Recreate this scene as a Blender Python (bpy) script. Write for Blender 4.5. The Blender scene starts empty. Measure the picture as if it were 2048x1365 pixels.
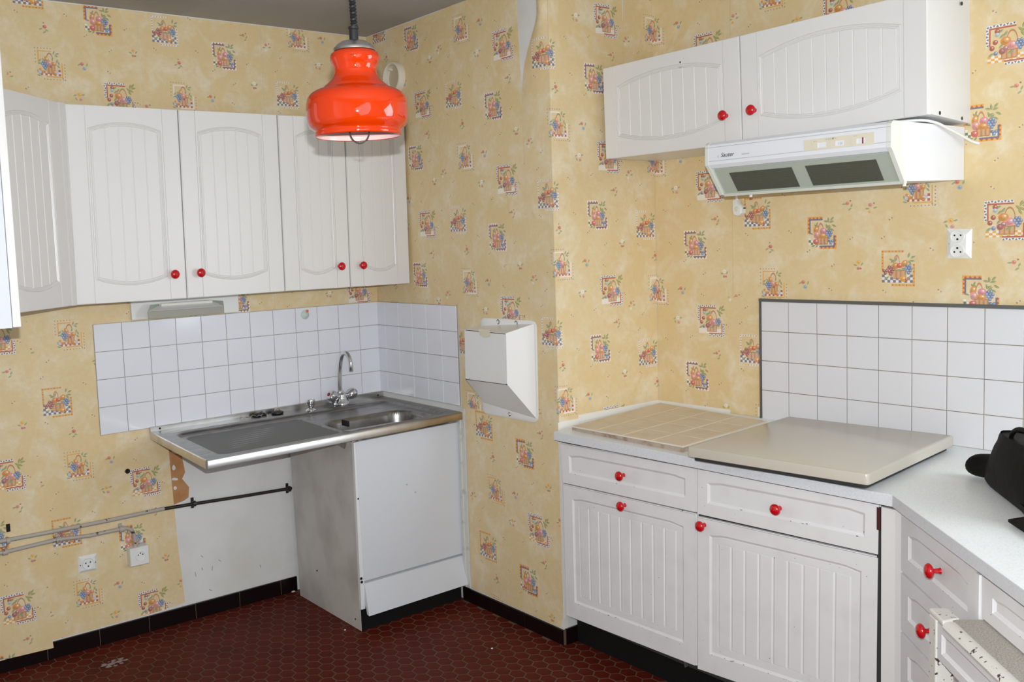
import bpy, bmesh, math, random
import numpy as np
from mathutils import Vector, Matrix, Euler
from mathutils.geometry import tessellate_polygon

random.seed(7)
SC = bpy.context.scene
COL = SC.collection

# ------------------------------------------------------------------ camera, light, exposure
CAM_LOC = np.array([-2.40208, -3.77374, 1.55289])
CAM_ROT = (1.4853, 0.0373, -0.6441)
FPX, SHX, SHY = 1884.96, -127.88, -38.86          # focal length and principal point offset (2048 x 1365 frame)
cam_d = bpy.data.cameras.new('camera')
cam_d.sensor_fit = 'HORIZONTAL'; cam_d.sensor_width = 36.0
cam_d.lens = FPX / 2048 * 36.0
cam_d.shift_x = -SHX / 2048; cam_d.shift_y = SHY / 2048
cam_d.clip_start = 0.01
cam = bpy.data.objects.new('camera', cam_d); COL.objects.link(cam)
cam.location = CAM_LOC; cam.rotation_euler = CAM_ROT
SC.camera = cam

SC.view_settings.view_transform = 'Standard'
SC.view_settings.look = 'None'
SC.view_settings.gamma = 1.0
SC.view_settings.use_curve_mapping = False
SC.view_settings.exposure = -0.14

world = bpy.data.worlds.new('sky'); SC.world = world; world.use_nodes = True
wn = world.node_tree.nodes
wn['Background'].inputs[0].default_value = (0.75, 0.87, 1.0, 1); wn['Background'].inputs[1].default_value = 1.5

def area_light(name, loc, target, sx, sy, power, color):
    d = bpy.data.lights.new(name, 'AREA'); d.shape = 'RECTANGLE'; d.size = sx; d.size_y = sy
    d.energy = power; d.color = color
    o = bpy.data.objects.new(name, d); COL.objects.link(o); o.location = loc
    o.rotation_euler = (Vector(target) - Vector(loc)).to_track_quat('-Z', 'Z').to_euler()
    return o
# daylight entering through the window in the right-hand wall, just past the frame
area_light('window_daylight', (0.555, -3.82, 1.60), (-1.2, -3.0, 1.15), 1.10, 1.15, 33.0, (0.84, 0.93, 1.0))
# added soft fill behind the camera, brightens the sink corner; no opening there
area_light('rear_fill', (-2.05, -5.05, 1.5), (-0.1, -0.5, 0.85), 1.9, 1.7, 24.0, (0.90, 0.95, 1.0))
# the flash sitting on top of the camera
fl = bpy.data.lights.new('camera_flash', 'AREA'); fl.shape = 'RECTANGLE'; fl.size = 0.03; fl.size_y = 0.012
fl.energy = 66.0; fl.color = (0.94, 0.975, 1.0)
flo = bpy.data.objects.new('camera_flash', fl); COL.objects.link(flo)
Rm = Euler(CAM_ROT).to_matrix()
flo.location = Vector(CAM_LOC) + Rm @ Vector((0, 0.092, -0.02)); flo.rotation_euler = CAM_ROT

# ------------------------------------------------------------------ picture point -> point on a plane of the room
RM = np.array(Rm)
def ray(x, y):
    return RM @ np.array([(x - 1024 - SHX) / FPX, -(y - 682.5 - SHY) / FPX, -1.0])
def on(x, y, ax, val):
    i = 'XYZ'.index(ax); d = ray(x, y)
    return CAM_LOC + d * ((val - CAM_LOC[i]) / d[i])
class Plane:
    """vertical plane of the room: u along it (to the right), v up, w out of it into the room"""
    def __init__(s, o, ux, n):
        s.o = np.array(o, float); s.ux = np.array(ux, float); s.ux /= np.linalg.norm(s.ux)
        s.n = np.array(n, float); s.n /= np.linalg.norm(s.n); s.uz = np.array([0, 0, 1.0])
    def px(s, x, y, w=0.0):
        d = ray(x, y); t = ((s.o - CAM_LOC) @ s.n + w) / (d @ s.n)
        p = CAM_LOC + d * t - s.o
        return np.array([p @ s.ux, p @ s.uz])
    def P(s, u, v, w=0.0):
        return s.o + s.ux * u + s.uz * v + s.n * w
    def off(s, w):
        return Plane(s.o + s.n * w, s.ux, s.n)
TD = -0.0373
OD = np.array([0.5532, -1.2306, 0.0])                 # inner corner of the alcove
DX = np.array([-math.sin(TD), -math.cos(TD), 0]); DN = np.array([-math.cos(TD), math.sin(TD), 0])
WA = Plane((0, 0, 0), (1, 0, 0), (0, -1, 0))
WB = Plane((0, 0, 0), (0, -1, 0), (-1, 0, 0))
WC = Plane((0, -1.226, 0), (1, 0, 0), (0, -1, 0))
WD = Plane(OD, DX, DN)
CEIL = 2.507

# ------------------------------------------------------------------ materials
def mat(name, color, rough=0.5, metal=0.0, spec=0.5, coat=0.0, noise=None, bump=None, trans=0.0, sheen=0.0):
    m = bpy.data.materials.new(name); m.use_nodes = True
    nt = m.node_tree; b = nt.nodes['Principled BSDF']
    c = tuple(color) + (1.0,)
    b.inputs['Base Color'].default_value = c
    b.inputs['Roughness'].default_value = rough; b.inputs['Metallic'].default_value = metal
    b.inputs['Specular IOR Level'].default_value = spec
    b.inputs['Coat Weight'].default_value = coat
    b.inputs['Transmission Weight'].default_value = trans
    tc = nt.nodes.new('ShaderNodeTexCoord')
    if noise:                                            # (scale, second colour, low, high, stretch)
        mp = nt.nodes.new('ShaderNodeMapping'); nt.links.new(tc.outputs['Object'], mp.inputs[0])
        mp.inputs['Scale'].default_value = noise[4] if len(noise) > 4 else (1, 1, 1)
        n = nt.nodes.new('ShaderNodeTexNoise'); n.inputs['Scale'].default_value = noise[0]; n.inputs['Detail'].default_value = 5
        nt.links.new(mp.outputs[0], n.inputs['Vector'])
        r = nt.nodes.new('ShaderNodeMapRange'); r.inputs[1].default_value = noise[2]; r.inputs[2].default_value = noise[3]
        nt.links.new(n.outputs[0], r.inputs[0])
        mx = nt.nodes.new('ShaderNodeMix'); mx.data_type = 'RGBA'
        mx.inputs[6].default_value = c; mx.inputs[7].default_value = tuple(noise[1]) + (1.0,)
        nt.links.new(r.outputs[0], mx.inputs[0]); nt.links.new(mx.outputs[2], b.inputs['Base Color'])
    if bump:                                             # (scale, strength, distance)
        n2 = nt.nodes.new('ShaderNodeTexNoise'); n2.inputs['Scale'].default_value = bump[0]; n2.inputs['Detail'].default_value = 4
        nt.links.new(tc.outputs['Object'], n2.inputs['Vector'])
        bp_ = nt.nodes.new('ShaderNodeBump'); bp_.inputs['Strength'].default_value = bump[1]; bp_.inputs['Distance'].default_value = bump[2]
        nt.links.new(n2.outputs[0], bp_.inputs['Height']); nt.links.new(bp_.outputs[0], b.inputs['Normal'])
    return m
def lin(r, g, b):
    f = lambda c: (c / 255 / 12.92) if c <= 10 else ((c / 255 + 0.055) / 1.055) ** 2.4
    return (f(r), f(g), f(b))

M = {}
M['plaster'] = mat('plaster', lin(226, 225, 223), 0.9, spec=0.2, noise=(3.5, lin(212, 209, 200), 0.45, 0.75), bump=(40, 0.25, 0.004))
M['bare_wall'] = mat('bare_wall', lin(206, 206, 210), 0.9, spec=0.2, noise=(25, lin(178, 180, 188), 0.4, 0.7), bump=(60, 0.3, 0.004))
M['ceiling'] = mat('ceiling_paint', lin(176, 173, 171), 0.85, spec=0.2, noise=(2.0, lin(160, 155, 150), 0.5, 0.8), bump=(70, 0.15, 0.003))
M['foil'] = mat('white_door_foil', lin(228, 226, 223), 0.32, spec=0.5)
M['paint'] = mat('worn_white_paint', lin(230, 228, 228), 0.42, spec=0.45, noise=(9, lin(221, 218, 216), 0.5, 0.8))
M['carcass'] = mat('white_melamine', lin(226, 226, 226), 0.35)
M['grime_panel'] = mat('grimy_melamine', lin(206, 202, 198), 0.45, noise=(4.5, lin(148, 141, 134), 0.42, 0.85, (1, 1, 0.8)))
M['smooth_white'] = mat('white_laminate', lin(214, 217, 223), 0.3)
M['red'] = mat('red_knob_plastic', lin(196, 10, 22), 0.18, spec=0.6, coat=0.3)
M['tile'] = mat('white_glazed_tile', lin(232, 233, 240), 0.12, spec=0.55)
M['tile_warm'] = mat('white_wall_tile', lin(224, 223, 226), 0.16, spec=0.5)
M['grout'] = mat('grey_grout', lin(164, 158, 152), 0.9, spec=0.1)
M['grout_dark'] = mat('brown_grout', lin(150, 138, 122), 0.9, spec=0.1)
M['hex'] = mat('red_clay_tile', lin(92, 28, 16), 0.55, spec=0.14, noise=(6, lin(76, 22, 14), 0.4, 0.7), bump=(90, 0.12, 0.002))
M['hexgrout'] = mat('floor_grout', lin(102, 83, 69), 0.95, spec=0.1)
M['black_tile'] = mat('black_brown_tile', lin(20, 11, 11), 0.25, spec=0.3)
M['black_kick'] = mat('black_plinth', lin(20, 20, 20), 0.6, spec=0.2)
M['steel'] = mat('stainless_steel', (0.34, 0.33, 0.315), 0.33, metal=1.0, noise=(14, (0.20, 0.19, 0.175), 0.35, 0.75, (1, 5, 1)), bump=(160, 0.05, 0.001))  # darker than steel_edge: dark reflections and grime put into the colour
M['steel_edge'] = mat('steel_edge', (0.62, 0.61, 0.60), 0.28, metal=1.0, noise=(9, (0.42, 0.38, 0.33), 0.45, 0.8))
M['trough'] = mat('dull_grey_metal', lin(166, 164, 152), 0.5)
M['rusty_edge'] = mat('stained_steel_edge', (0.44, 0.36, 0.26), 0.35, metal=1.0, noise=(16, (0.38, 0.25, 0.11), 0.35, 0.7))
M['chrome'] = mat('chrome', (0.72, 0.73, 0.75), 0.09, metal=1.0)
M['dark_metal'] = mat('dark_pipe_metal', lin(62, 58, 54), 0.4, metal=0.6)
M['pipe_paint'] = mat('chipped_pipe_paint', lin(178, 170, 160), 0.5, noise=(38, lin(60, 52, 46), 0.64, 0.68, (1, 1, 1)))
M['rubber'] = mat('black_rubber', lin(28, 27, 26), 0.55)
M['orange_glass'] = mat('orange_glass', lin(198, 50, 0), 0.05, spec=0.6)
M['pink_glass'] = mat('pale_pink_glass', lin(246, 206, 200), 0.2)
M['brushed'] = mat('brushed_aluminium', (0.62, 0.60, 0.58), 0.3, metal=1.0)
M['bulb'] = mat('white_bulb', lin(240, 236, 228), 0.2)
M['black_cord'] = mat('black_cord', lin(24, 24, 26), 0.6)
M['enamel'] = mat('white_enamel', lin(234, 233, 230), 0.25, spec=0.5)
M['enamel_side'] = M['enamel']
M['collar'] = mat('cream_collar', lin(226, 218, 200), 0.4)
M['collar_in'] = mat('beige_disc', lin(196, 182, 158), 0.6)
M['hood'] = mat('hood_white', lin(230, 232, 236), 0.3)
M['hood_cream'] = mat('hood_cream', lin(224, 216, 194), 0.4)
M['hood_cap'] = mat('hood_end_cap', lin(222, 224, 214), 0.35)
M['filter'] = mat('filter_mesh', lin(96, 97, 84), 0.5, metal=0.3)
M['filter_frame'] = mat('filter_frame', lin(176, 184, 170), 0.45)
M['print_dark'] = mat('dark_print', lin(58, 58, 60), 0.5)
M['print_grey'] = mat('grey_print', lin(176, 174, 168), 0.5)
M['red_mark'] = mat('red_mark', lin(130, 24, 24), 0.5)
M['plastic'] = mat('white_plastic', lin(232, 232, 228), 0.3)
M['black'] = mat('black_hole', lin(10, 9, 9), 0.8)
M['counter'] = mat('white_speckled_laminate', lin(232, 234, 233), 0.34, noise=(220, lin(220, 224, 224), 0.5, 0.65))
M['counter_edge'] = mat('laminate_edge', lin(222, 223, 226), 0.4, noise=(200, lin(213, 215, 219), 0.45, 0.65))
M['beige_tile'] = mat('beige_tile', lin(214, 200, 178), 0.35, noise=(12, lin(206, 190, 166), 0.45, 0.7))
M['beige_joint'] = mat('pale_joint', lin(222, 214, 200), 0.8)
M['block_side'] = mat('chipped_block_side', lin(178, 162, 146), 0.7, noise=(30, lin(150, 120, 100), 0.5, 0.68))
M['hob'] = mat('beige_enamel', lin(194, 186, 172), 0.22, spec=0.55)
M['trim_metal'] = mat('grey_trim', lin(110, 110, 106), 0.5, metal=0.5)
M['caulk'] = mat('white_filler', lin(232, 228, 220), 0.7)
M['leather'] = mat('black_leather', lin(9, 8, 8), 0.65, spec=0.15, noise=(16, lin(15, 14, 13), 0.45, 0.8), bump=(18, 0.5, 0.006))
M['textured_grey'] = mat('grey_textured_board', lin(186, 180, 170), 0.7, noise=(300, lin(160, 153, 144), 0.42, 0.58, (1, 1, 1)), bump=(300, 0.5, 0.002))
M['worn'] = mat('chipped_paint', lin(226, 222, 214), 0.45, noise=(64, lin(74, 56, 54), 0.625, 0.65, (1, 1, 1)))
M['brown_gap'] = mat('dark_brown_wood', lin(70, 30, 26), 0.7)
M['scuff'] = mat('grey_scuff', lin(150, 152, 164), 0.9)
M['tan_paper'] = mat('tan_backing_paper', lin(190, 142, 98), 0.9, spec=0.1, noise=(20, lin(176, 124, 80), 0.4, 0.7))
M['glass'] = mat('window_glass', (1, 1, 1), 0.0, trans=1.0)
M['white_trim'] = mat('white_strip', lin(214, 212, 204), 0.5, noise=(20, lin(176, 172, 162), 0.55, 0.75))
M['orange_dot'] = mat('orange_dot', lin(236, 110, 40), 0.4)
M['clear_rubber'] = mat('clear_suction_cup', lin(206, 218, 208), 0.15)
M['floor_dirt'] = mat('floor_scuff', lin(150, 140, 140), 0.9)
M['gap'] = mat('dark_gap', lin(46, 46, 46), 0.8)  # shade inside gaps and recesses, put into a dark colour
M['paint_fleck'] = mat('brown_chip', lin(58, 46, 42), 0.7)

# stain gradient along the sink's front edge: clean steel on the left, brown limescale towards the tap end
_m = mat('stained_front_edge', (0.62, 0.61, 0.60), 0.30, metal=1.0); _t = _m.node_tree; _b = _t.nodes['Principled BSDF']
_c = _t.nodes.new('ShaderNodeTexCoord'); _s = _t.nodes.new('ShaderNodeSeparateXYZ'); _t.links.new(_c.outputs['Object'], _s.inputs[0])
_n = _t.nodes.new('ShaderNodeTexNoise'); _n.inputs['Scale'].default_value = 14; _n.inputs['Detail'].default_value = 4; _t.links.new(_c.outputs['Object'], _n.inputs['Vector'])
_r = _t.nodes.new('ShaderNodeMapRange'); _r.inputs[1].default_value = -0.10; _r.inputs[2].default_value = 0.52; _t.links.new(_s.outputs[0], _r.inputs[0])
_a = _t.nodes.new('ShaderNodeMath'); _a.operation = 'MULTIPLY_ADD'; _t.links.new(_n.outputs[0], _a.inputs[0]); _a.inputs[1].default_value = 0.9; _a.inputs[2].default_value = -0.45
_d = _t.nodes.new('ShaderNodeMath'); _d.operation = 'ADD'; _d.use_clamp = True; _t.links.new(_r.outputs[0], _d.inputs[0]); _t.links.new(_a.outputs[0], _d.inputs[1])
_x = _t.nodes.new('ShaderNodeMix'); _x.data_type = 'RGBA'; _x.inputs[6].default_value = (0.60, 0.59, 0.58, 1); _x.inputs[7].default_value = (0.42, 0.31, 0.18, 1)
_t.links.new(_d.outputs[0], _x.inputs[0]); _t.links.new(_x.outputs[2], _b.inputs['Base Color']); M['front_edge'] = _m

# ------------------------------------------------------------------ mesh builder
class MB:
    def __init__(s): s.v = []; s.f = []
    def add(s, vs, fs):
        k = len(s.v); s.v += [tuple(map(float, p)) for p in vs]; s.f += [tuple(i + k for i in f) for f in fs]; return s
    def poly(s, pts): return s.add(pts, [tuple(range(len(pts)))])
    def loft(s, loops, cap0=True, cap1=True, closed=True):
        n = len(loops[0]); vs = [p for l in loops for p in l]; fs = []
        for k in range(len(loops) - 1):
            for i in range(n if closed else n - 1):
                j = (i + 1) % n
                fs.append((k * n + i, k * n + j, (k + 1) * n + j, (k + 1) * n + i))
        if cap0: fs.append(tuple(range(n - 1, -1, -1)))
        if cap1: fs.append(tuple((len(loops) - 1) * n + i for i in range(n)))
        return s.add(vs, fs)
    def hexa(s, a, b): return s.loft([a, b])                       # two quads (4 points each)
    def box(s, x0, x1, y0, y1, z0, z1):
        return s.loft([[(x0, y0, z0), (x1, y0, z0), (x1, y1, z0), (x0, y1, z0)], [(x0, y0, z1), (x1, y0, z1), (x1, y1, z1), (x0, y1, z1)]])
    def pbox(s, pl, u0, u1, v0, v1, w0, w1):
        q = lambda w: [pl.P(u0, v0, w), pl.P(u1, v0, w), pl.P(u1, v1, w), pl.P(u0, v1, w)]
        return s.loft([q(w0), q(w1)])
    def tube(s, pts, r, n=10, cap=True):
        pts = [np.array(p, float) for p in pts]; loops = []
        rs = r if hasattr(r, '__len__') else [r] * len(pts)
        prev = None
        for i, p in enumerate(pts):
            t = pts[min(i + 1, len(pts) - 1)] - pts[max(i - 1, 0)]; t /= np.linalg.norm(t) + 1e-12
            if prev is None:
                a = np.array([0, 0, 1.0]) if abs(t[2]) < 0.9 else np.array([1.0, 0, 0])
            else: a = prev
            x = a - t * (a @ t); x /= np.linalg.norm(x) + 1e-12; prev = x; y = np.cross(t, x)
            loops.append([p + rs[i] * (math.cos(2 * math.pi * k / n) * x + math.sin(2 * math.pi * k / n) * y) for k in range(n)])
        return s.loft(loops, cap, cap)
    def lathe(s, prof, o, axis, n=24, cap0=True, cap1=True):
        o = np.array(o, float); ax = np.array(axis, float); ax /= np.linalg.norm(ax)
        a = np.array([0, 0, 1.0]) if abs(ax[2]) < 0.9 else np.array([1.0, 0, 0])
        x = a - ax * (a @ ax); x /= np.linalg.norm(x); y = np.cross(ax, x)
        return s.loft([[o + ax * h + max(r, 1e-5) * (math.cos(2 * math.pi * k / n) * x + math.sin(2 * math.pi * k / n) * y) for k in range(n)] for r, h in prof], cap0, cap1)
    def plate(s, outer, hole, f, w0, w1):
        """flat ring between two loops of (a, b); f maps (a, b, w) to the room; walls run from w0 to w1"""
        tris = tessellate_polygon([[Vector((a, b, 0)) for a, b in outer], [Vector((a, b, 0)) for a, b in hole]])
        pts = list(outer) + list(hole)
        s.add([f(a, b, w1) for a, b in pts], tris)
        for lp in (outer, hole):
            s.loft([[f(a, b, w0) for a, b in lp], [f(a, b, w1) for a, b in lp]], False, False)
        return s
    def build(s, name, m, parent=None, smooth=None, bevel=0.0, base=None):
        me = bpy.data.meshes.new(name)
        b = np.array(base if base is not None else (parent['_base'] if parent is not None and '_base' in parent else (0, 0, 0)), float)
        me.from_pydata([tuple(np.array(p) - b) for p in s.v], [], s.f)
        bm = bmesh.new(); bm.from_mesh(me)
        bmesh.ops.remove_doubles(bm, verts=bm.verts, dist=1e-6)
        bmesh.ops.recalc_face_normals(bm, faces=bm.faces)
        if bevel:
            es = [e for e in bm.edges if len(e.link_faces) == 2 and e.calc_face_angle(0) > 0.5]
            bmesh.ops.bevel(bm, geom=es, offset=bevel, segments=2, profile=0.5, affect='EDGES')
        bm.to_mesh(me); bm.free()
        me.materials.append(M[m] if isinstance(m, str) else m)
        o = bpy.data.objects.new(name, me); COL.objects.link(o)
        if parent is not None: o.parent = parent
        else: o.location = b
        o['_base'] = [float(q) for q in b]
        if smooth is not None:
            for p in me.polygons: p.use_smooth = True
            me.set_sharp_from_angle(angle=math.radians(smooth))
        return o

def tag(o, label, cat, group=None):
    o['label'] = label; o['category'] = cat
    if group: o['group'] = group
    return o
def thing(name, base, label, cat, group=None):
    o = bpy.data.objects.new(name, None); COL.objects.link(o); o.location = tuple(map(float, base))
    o.empty_display_size = 0.05; o['_base'] = [float(q) for q in base]
    return tag(o, label, cat, group)
def struct(o): o['kind'] = 'structure'; return o
def stuff(o): o['kind'] = 'stuff'; return o
# ------------------------------------------------------------------ printed wallpaper (drawn here, one 53 x 51.2 cm repeat)
PW, PH = 53.0, 51.2
IW = 1024; PPC = IW / PW; IH = int(round(PH * PPC))
def paint_repeat(orange):
    ink = np.zeros((IH, IW, 4), np.float32)
    def put(cx, cy, r, fn, col, a=1.0):
        x0 = int((cx - r) * PPC) - 1; x1 = int((cx + r) * PPC) + 2; y0 = int((cy - r) * PPC) - 1; y1 = int((cy + r) * PPC) + 2
        X, Y = np.meshgrid((np.arange(x0, x1) + .5) / PPC - cx, (np.arange(y0, y1) + .5) / PPC - cy)
        m = (np.clip(fn(X, Y) * PPC + .5, 0, 1) * a).astype(np.float32)
        ix = np.ix_(np.arange(y0, y1) % IH, np.arange(x0, x1) % IW)
        w = ink[ix]; c = np.array(col, np.float32) / 255
        na = m + w[..., 3] * (1 - m)
        rgb = (c * m[..., None] + w[..., :3] * (w[..., 3] * (1 - m))[..., None]) / np.maximum(na, 1e-5)[..., None]
        ink[ix] = np.concatenate([rgb, na[..., None]], -1)
    def ell(cx, cy, rx, ry, col, ang=0, a=1.0):
        c, s = math.cos(ang), math.sin(ang); k = min(rx, ry)
        put(cx, cy, max(rx, ry) + .1, lambda X, Y: (1 - np.sqrt(((X * c + Y * s) / rx) ** 2 + ((-X * s + Y * c) / ry) ** 2)) * k, col, a)
    def rect(x0, y0, x1, y1, col, a=1.0):
        cx, cy, hx, hy = (x0 + x1) / 2, (y0 + y1) / 2, abs(x1 - x0) / 2, abs(y1 - y0) / 2
        put(cx, cy, max(hx, hy) + .1, lambda X, Y: np.minimum(hx - abs(X), hy - abs(Y)), col, a)
    def tri(p, q, r, col, a=1.0):
        ps = np.array([p, q, r], float); cc = ps.mean(0); R_ = np.abs(ps - cc).max() + .1; d = ps - cc
        def fn(X, Y):
            m = None
            ar = (d[1][0] - d[0][0]) * (d[2][1] - d[0][1]) - (d[1][1] - d[0][1]) * (d[2][0] - d[0][0]); sg = 1 if ar > 0 else -1
            for i in range(3):
                A, B = d[i], d[(i + 1) % 3]; L = math.hypot(*(B - A))
                e = sg * ((B[0] - A[0]) * (Y - A[1]) - (B[1] - A[1]) * (X - A[0])) / L
                m = e if m is None else np.minimum(m, e)
            return m
        put(cc[0], cc[1], R_, fn, col, a)
    def leaf(cx, cy, L, ang, col, wd=.34, a=.92):
        c, s = math.cos(ang), math.sin(ang)
        def fn(X, Y, side=0):
            u = X * c + Y * s; v = -X * s + Y * c
            e = wd * L * .5 * (1 - np.clip(2 * u / L, -1, 1) ** 2) - abs(v)
            e = np.minimum(e, L / 2 - abs(u))
            return np.minimum(e, v * side) if side else e
        put(cx, cy, L / 2 + .1, fn, col, a)
        put(cx, cy, L / 2 + .1, lambda X, Y: fn(X, Y, 1), tuple(q * .78 for q in col), a * .75)
        put(cx, cy, L / 2 + .1, lambda X, Y: np.minimum(fn(X, Y), .06 - abs(-X * s + Y * c)), (214, 218, 180), .6)
    def ring(cx, cy, rx, ry, w, col, top=True, a=.9):
        def fn(X, Y):
            e = w / 2 - abs(np.sqrt((X / rx) ** 2 + (Y / ry) ** 2) - 1) * min(rx, ry)
            return np.minimum(e, Y + .05) if top else e
        put(cx, cy, max(rx, ry) + w, fn, col, a)
    def fruit(x, y, r, col, ry=None, ang=0):
        ry = ry or r
        ell(x, y, r, ry, col, ang); ell(x - r * .25, y - ry * .3, r * .65, ry * .55, tuple(q * .8 for q in col), ang, .6)
        ell(x + r * .2, y + ry * .25, r * .5, ry * .5, tuple(min(255, q * .4 + 150) for q in col), ang, .45); ell(x + r * .3, y + ry * .35, r * .2, ry * .2, (255, 250, 240), 0, .9)
    def grapes(x, y, col, pts):
        for i, (dx, dy) in enumerate(pts):
            ell(x + dx, y + dy, .5, .5, tuple(q * (.8 + .3 * (i % 3) / 2) for q in col)); ell(x + dx + .13, y + dy + .15, .16, .16, (235, 238, 250), 0, .85)
    def basket(x, y, rx, ry, flare=.75):
        B1 = (202, 148, 108) if orange else (212, 166, 146)
        put(x, y, max(rx, ry) + .3, lambda X, Y: np.minimum(np.minimum(ry - abs(Y), rx * (flare + (1 - flare) * (Y + ry) / (2 * ry)) - abs(X)), 9), B1, .95)
        for k in range(-3, 4):
            kx = k * rx / 3.6
            rect(x + kx - .13, y - ry, x + kx + .13, y + ry * .9, (150, 86, 60) if k % 2 else (226, 172, 130), .7)
        rect(x - rx, y + ry - .35, x + rx, y + ry, (172, 104, 66), .8); rect(x - rx * flare, y - ry, x + rx * flare, y - ry + .25, (160, 96, 66), .8)
    YE = (232, 160, 46) if orange else (244, 236, 228)
    OR = (218, 134, 48) if orange else (220, 142, 88)
    WH = (240, 236, 232); BL = (62, 82, 138); RD = (176, 46, 60); GR = (86, 120, 78); DG = (108, 148, 112); OG = (138, 148, 72)
    BG = (88, 128, 182); PK = (226, 140, 150); MG = (160, 62, 84); CY = (160, 190, 200)
    six = [(-.5, .9), (.35, 1.0), (-.9, .2), (0, .2), (.85, .2), (-.4, -.6), (.5, -.6), (0, -1.3)]
    def T1(x, y):
        def band(x0, y0, x1, y1, n, horiz, flip):
            rect(x + x0, y + y0, x + x1, y + y1, WH)
            for k in range(n):
                t0, t1 = k / n, (k + .86) / n; up = (k % 2) ^ flip
                if horiz:
                    a0, a1 = x + x0 + (x1 - x0) * t0 + .05, x + x0 + (x1 - x0) * t1; lo, hi = (y + y0 + .08, y + y1 - .08) if up else (y + y1 - .08, y + y0 + .08)
                    tri((a0, lo), (a1, lo), ((a0 + a1) / 2, hi), BL)
                else:
                    a0, a1 = y + y0 + (y1 - y0) * t0 + .05, y + y0 + (y1 - y0) * t1; lo, hi = (x + x0 + .08, x + x1 - .08) if up else (x + x1 - .08, x + x0 + .08)
                    tri((lo, a0), (lo, a1), (hi, (a0 + a1) / 2), BL)
        for r in range(3):
            for c in range(11):
                x0 = x - 5.5 + c * .98; y0 = y - 5.0 + r * .66
                rect(x0, y0, x0 + 1.0, y0 + .68, YE if (r + c) % 2 == 0 else WH, .95)
        band(-6, 5.2, 2.2, 6, 9, True, 0); band(-6, -.2, -5.2, 5.9, 7, False, 0)
        rect(x - 5.1, y + 4.65, x + 2.2, y + 5.1, RD); rect(x - 5.1, y - .2, x - 4.7, y + 5.1, RD)
        band(-.9, -6, 6, -5.2, 8, True, 1); band(5.2, -5.9, 6, -.9, 6, False, 1)
        rect(x - .9, y - 5.1, x + 5.1, y - 4.7, RD); rect(x + 4.7, y - 5.1, x + 5.1, y - .9, RD)
        ring(x + 1.1, y + .3, 1.5, 3.4, .25, (176, 100, 66))
        basket(x + .4, y - 2.9, 2.5, 1.35)
        for dx, dy, an in ((-2.0, 3.9, .5), (-1.6, 2.4, .7), (-.6, 3.0, 1.0), (-1.8, -.4, .8), (-4.6, -2.6, .6)): leaf(x + dx, y + dy, 1.9, an, DG)
        for dx, dy, an in ((3.4, 3.6, 2.4), (4.5, 3.2, 2.6), (4.2, 4.8, 1.2), (5.2, 5.2, .9), (5.4, 4.2, .2), (3.9, 2.4, 2.1)): leaf(x + dx, y + dy, 2.1, an, OG)
        fruit(x - .6, y + .9, 1.45, OR, 1.25); fruit(x + 1.2, y - .5, 1.25, PK, 1.2); fruit(x - 1.5, y - 1.9, .95, MG); fruit(x - .6, y - 1.2, .8, (170, 100, 120))
        for dx, dy in ((-2.9, 4.0), (-3.4, .9), (-4.3, -.7)): fruit(x + dx, y + dy, .72, (168, 40, 52))
        fruit(x - 2.9, y + 3.0, .68, CY); fruit(x - 3.3, y - 2.3, .62, BG)
        grapes(x + 3.3, y - .4, BG, six); leaf(x + .9, y - 2.4, 2.2, .5, DG)
    def T2(x, y):
        T = YE
        for r in range(2):
            for c in range(12):
                rect(x - 5.0 + c * .84, y - 3.9 + r * .8, x - 4.16 + c * .84, y - 3.1 + r * .8, (74, 108, 76) if (r + c) % 2 else WH, .95)
        for r in range(1, 3): rect(x - 5.0, y - 3.9 + r * .8, x - 4.2, y - 3.1 + r * .8, (74, 108, 76) if r % 2 else WH)
        rect(x - 5.4, y + 4.8, x + .2, y + 5.7, T); rect(x - 5.4, y - .2, x - 4.5, y + 5.7, T)
        rect(x - 4.6, y + 4.45, x + .2, y + 4.9, BL); rect(x - 4.7, y - .2, x - 4.25, y + 4.9, BL)
        for k in range(4):
            tri((x - 4.9 + k * 1.35, y + 4.9), (x - 4.0 + k * 1.35, y + 4.9), (x - 4.45 + k * 1.35, y + 5.6), RD)
            tri((x - 4.7, y + .1 + k * 1.3), (x - 4.7, y + 1.0 + k * 1.3), (x - 5.35, y + .55 + k * 1.3), RD)
        rect(x - 1.0, y - 5.4, x + 5.2, y - 4.5, T); rect(x + 4.3, y - 5.4, x + 5.2, y - .9, T)
        rect(x - 1.0, y - 4.7, x + 4.6, y - 4.25, BL); rect(x + 4.1, y - 4.7, x + 4.55, y - .9, BL)
        for k in range(4):
            tri((x - .8 + k * 1.45, y - 4.7), (x + .2 + k * 1.45, y - 4.7), (x - .3 + k * 1.45, y - 5.35), RD)
        for k in range(3): tri((x + 4.55, y - 4.3 + k * 1.3), (x + 4.55, y - 3.3 + k * 1.3), (x + 5.15, y - 3.8 + k * 1.3), RD)
        ring(x - .5, y + .2, 1.0, 3.1, .22, (186, 110, 76))
        for dx, dy, an in ((-1.9, 3.2, 1.2), (-2.4, 2.6, 2.2), (-1.6, 2.3, 2.0), (-4.0, -.1, -.3)): leaf(x + dx, y + dy, 1.5, an, GR)
        for dx, dy, an in ((1.4, 4.0, -.2), (2.3, 4.5, 1.7), (3.6, 4.8, .8), (3.4, 3.8, .25), (2.2, 2.2, .5), (1.7, 2.3, 1.9), (4.3, 2.4, -.5), (3.5, 1.1, -.5), (2.6, 1.6, .8)): leaf(x + dx, y + dy, 1.9, an, (116, 146, 90))
        fruit(x - 2.2, y + 1.2, .95, OR, 1.4, -.3); fruit(x - 2.0, y - .6, 1.1, PK, 1.35, .4); fruit(x + .3, y + .7, 1.25, (220, 124, 150), 1.15)
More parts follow.
